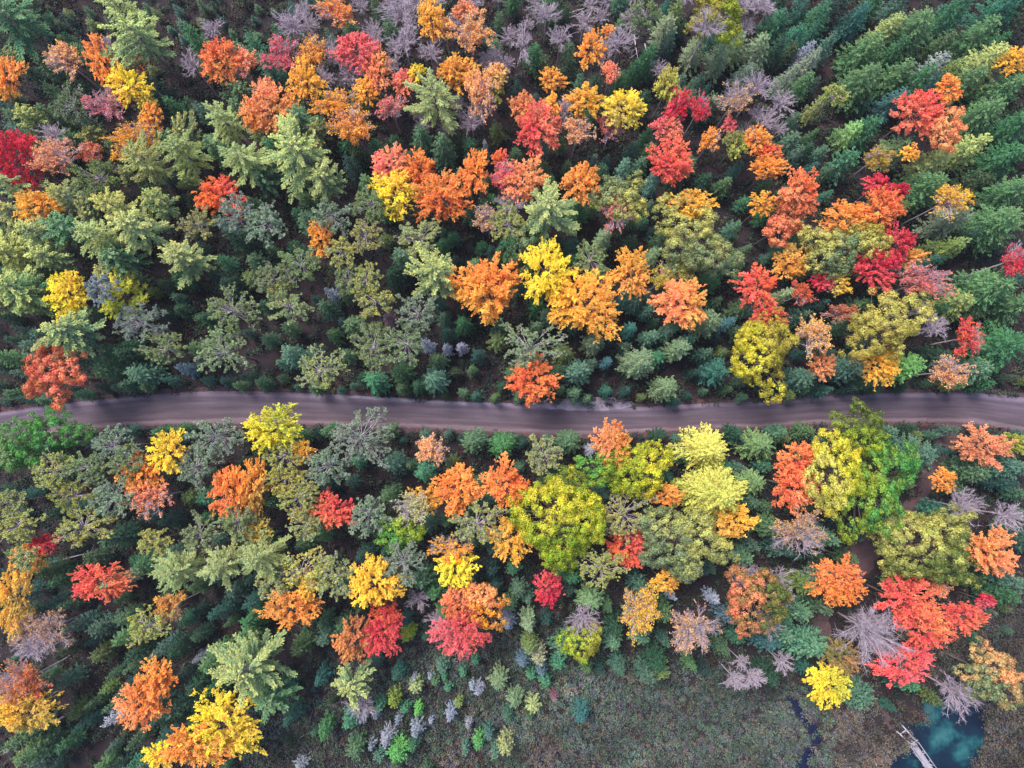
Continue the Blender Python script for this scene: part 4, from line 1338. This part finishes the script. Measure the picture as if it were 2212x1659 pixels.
log(628, 1600, 680, 1578, .07, 'thin grey pole lying at the lower left clearing', 0, 8)
log(105, 1217, 210, 1190, .16, 'long straight lilac grey log on the lower left', 2, 9, .3, 1.5)
log(82, 1238, 152, 1220, .15, 'shorter lilac grey log under the long straight one', 1, 10, .3, 1.2)

# ------------------------------------------------------------------ low growth
def cover_material():
    m, ns, ls = newmat('low leaves and heath')
    a = N(ns, 'ShaderNodeAttribute', attribute_type='GEOMETRY', attribute_name='leaf')
    b = N(ns, 'ShaderNodeBsdfPrincipled'); ls.new(a.outputs['Color'], b.inputs['Base Color']); b.inputs['Roughness'].default_value = .8
    out = N(ns, 'ShaderNodeOutputMaterial'); ls.new(b.outputs[0], out.inputs['Surface']); return m
MAT_COVER = cover_material()
def cover(name, pts, rad, hgt, per, cols, seed, leaf=.2):
    """clumps of small leaves; cols: (n,3) colour of each clump"""
    rng = np.random.default_rng(seed); n = len(pts)
    P = np.repeat(np.array(pts, float), per, axis=0); Rr = np.repeat(rad, per); Hh = np.repeat(hgt, per); Cc = np.repeat(cols, per, axis=0)
    v = nrm(rng.normal(0, 1, (n * per, 3))); v[:, 2] = np.abs(v[:, 2])
    q = rng.random(n * per) ** .45
    C = np.column_stack([P[:, 0] + v[:, 0] * Rr * q, P[:, 1] + v[:, 1] * Rr * q, .05 + v[:, 2] * Hh * q])
    Lf = Leaves(rng); Lf.add(C, rng.normal(0, 1, C.shape), v + [0, 0, .4] + rng.normal(0, .4, C.shape), leaf * rng.uniform(.7, 1.4, len(C)), leaf * .6, 0, 0)
    V, Q, _ = Lf.arrays()
    col = Cc * rng.uniform(.65, 1.35, (len(Cc), 1))
    return mesh_obj(name, V, Q, MAT_COVER, attr=np.repeat(np.clip(col, 0, 1), 4, axis=0))
def pal(*names): return np.array([srgb(c) for c in names])
def vnoise(x, y, s, seed):
    r = np.random.default_rng(seed); ph = r.random((6, 3)) * 6.28; fr = r.normal(0, 1, (6, 2)) * s
    return sum(np.sin(fr[k, 0] * x + fr[k, 1] * y + ph[k, 0]) for k in range(6)) / 6
rng = np.random.default_rng(5)
FLOOR = pal((56, 80, 64), (70, 46, 46), (46, 76, 66), (74, 92, 66), (78, 56, 50), (40, 62, 60), (90, 96, 70))
pts = []; cols = []; rad = []
HE_p, HE_c, HE_r = [], [], []
HEATH = pal((106, 124, 100), (98, 116, 114), (126, 112, 100), (82, 106, 92), (120, 96, 90), (108, 104, 116))
for _ in range(30000):
    x, y = rng.uniform(-100, 100), rng.uniform(-66, 90)
    u, v = proj(x, y, 0)
    if on_road(u, v, 6): continue
    if blocked(u + rng.normal(0, 4), v + rng.normal(0, 4), 0): continue
    d = district(u + rng.normal(0, 26), v + rng.normal(0, 26))
    if d in 'RL' and rng.random() < .5: d = 'S'
    nz = vnoise(x, y, .18, 3)
    if d in 'MRL':
        HE_p.append((x, y)); HE_r.append(rng.uniform(.35, .95))
        warm = u > 1800 + 60 * nz
        c = HEATH[rng.choice([2, 4, 5, 2] if (warm or nz > .6) else [0, 1, 3, 5, 2])] * rng.uniform(.4, .95) * (1 + .8 * vnoise(x, y, .3, 9)) * (1 + .5 * vnoise(x, y, .8, 10))
        if rng.random() < .16: HE_r[-1] *= 2.3; c = c * (.75, .9, .8)
        HE_c.append(c * .85)
    elif rng.random() < .50 + .45 * nz + .25:
        pts.append((x, y)); rad.append(rng.uniform(.35, 1.25)); cols.append(FLOOR[rng.integers(7)] * rng.uniform(.3, .8))  # clump colours darkened to paint deeper shade into the gaps
for _ in range(15000):
    x, y = rng.uniform(-45, 92), rng.uniform(-66, -26)
    u, v = proj(x, y, 0)
    if blocked(u + rng.normal(0, 4), v + rng.normal(0, 4), 0) or district(u + rng.normal(0, 26), v + rng.normal(0, 26)) not in 'MRL': continue
    nz = vnoise(x, y, .18, 3); warm = u > 1800 + 60 * nz
    HE_p.append((x, y)); HE_r.append(rng.uniform(.3, .85)); HE_c.append(.85 * np.array((.9, 1.0, .95)) * HEATH[rng.choice([2, 4, 5, 2] if (warm or nz > .6) else [0, 1, 3, 5, 2])] * rng.uniform(.4, .95) * (1 + .8 * vnoise(x, y, .3, 9)) * (1 + .5 * vnoise(x, y, .8, 10)))
rad = np.array(rad); tag(cover('undergrowth', pts, rad, rad * 2.0, 34, np.array(cols), 11, .36), 'dark low undergrowth covering the forest floor', 'undergrowth', kind='stuff')
HE_r = np.array(HE_r); tag(cover('heath', HE_p, HE_r, HE_r * 1.8, 34, np.array(HE_c), 12, .27), 'grey green heath shrubs covering the marsh at the bottom', 'heath', kind='stuff')
# fallen leaves on the verge and road edge
lp = []; lc = []
LIT = pal((150, 70, 50), (120, 60, 56), (170, 110, 70), (110, 70, 70))
for _ in range(5000):
    u = rng.uniform(-100, 2300); e = rng.integers(2)
    v = (np.interp(u, _us, _rt) - 4 - abs(rng.normal(0, 7))) if e else (np.interp(u, _us, _rb) + 4 + abs(rng.normal(0, 7)))
    if 2010 < u < 2150 and rng.random() < .6: v = rng.uniform(915, 990)
    x, y = at(u, v); lp.append((x, y)); lc.append(LIT[rng.integers(4)] * rng.uniform(.5, 1.1))
lr = np.full(len(lp), .3); tag(cover('fallen_leaves', lp, lr, lr * .15, 4, np.array(lc), 13, .12), 'scattered reddish fallen leaves along the road verges', 'leaves', kind='stuff')

# the wood goes on beyond the frame
rng = np.random.default_rng(31); Lf = Leaves(rng); FP = []; tr = 0
RING = pal((62, 108, 66), (52, 106, 90), (128, 134, 66), (236, 150, 50), (230, 80, 44), (134, 150, 104), (74, 124, 76), (240, 200, 60))
Vs, Qs, Cs, nv = [], [], [], 0
while tr < 330:
    x, y = rng.uniform(-135, 135), rng.uniform(-105, 125)
    gu, gv = proj(x, y, 0); tu, tv = proj(x, y, 12)
    if -70 < tu < 2282 and -70 < tv < 1730: continue
    if -40 < gu < 2252 and -40 < gv < 1700: continue
    if on_road(gu, gv, 30): continue
    tr += 1; R = rng.uniform(2, 4.5); H = rng.uniform(9, 16); n = 330
    v_ = nrm(rng.normal(0, 1, (n, 3))); v_[:, 2] = np.abs(v_[:, 2]) * 1.2 - .25
    L2 = Leaves(rng); C = np.array([x, y, H - R]) + v_ * R * rng.uniform(.75, 1.05, (n, 1)); L2.add(C, rng.normal(0, 1, C.shape), v_ + rng.normal(0, .3, C.shape), .9, .6, 0, 0)
    a, q, _ = L2.arrays(); Vs.append(a); Qs.append(q + nv); nv += len(a)
    c = RING[rng.choice(8, p=[.22, .2, .16, .07, .06, .14, .1, .05])] * rng.uniform(.6, 1.3, (n, 1)); Cs.append(np.repeat(np.clip(c, 0, 1), 4, axis=0))
tag(mesh_obj('surrounding_forest', np.vstack(Vs), np.vstack(Qs), MAT_COVER, attr=np.vstack(Cs)), 'autumn forest continuing beyond every side of the view', 'forest', kind='stuff')

# ------------------------------------------------------------------ air over the forest
bm_ = ([], []); box(bm_, (-180, 0), (180, 0), 360, CAM_H + 6, -1.0)
MAT_AIR, ns, ls = newmat('thin blue evening air')
pv = N(ns, 'ShaderNodeVolumePrincipled'); pv.inputs['Color'].default_value = (.80, .86, 1, 1); pv.inputs['Density'].default_value = .0001
out = N(ns, 'ShaderNodeOutputMaterial'); ls.new(pv.outputs[0], out.inputs['Volume'])
tag(mesh_obj('haze', bm_[0], bm_[1], MAT_AIR), 'thin cool haze in the air over the forest', 'haze', kind='stuff')
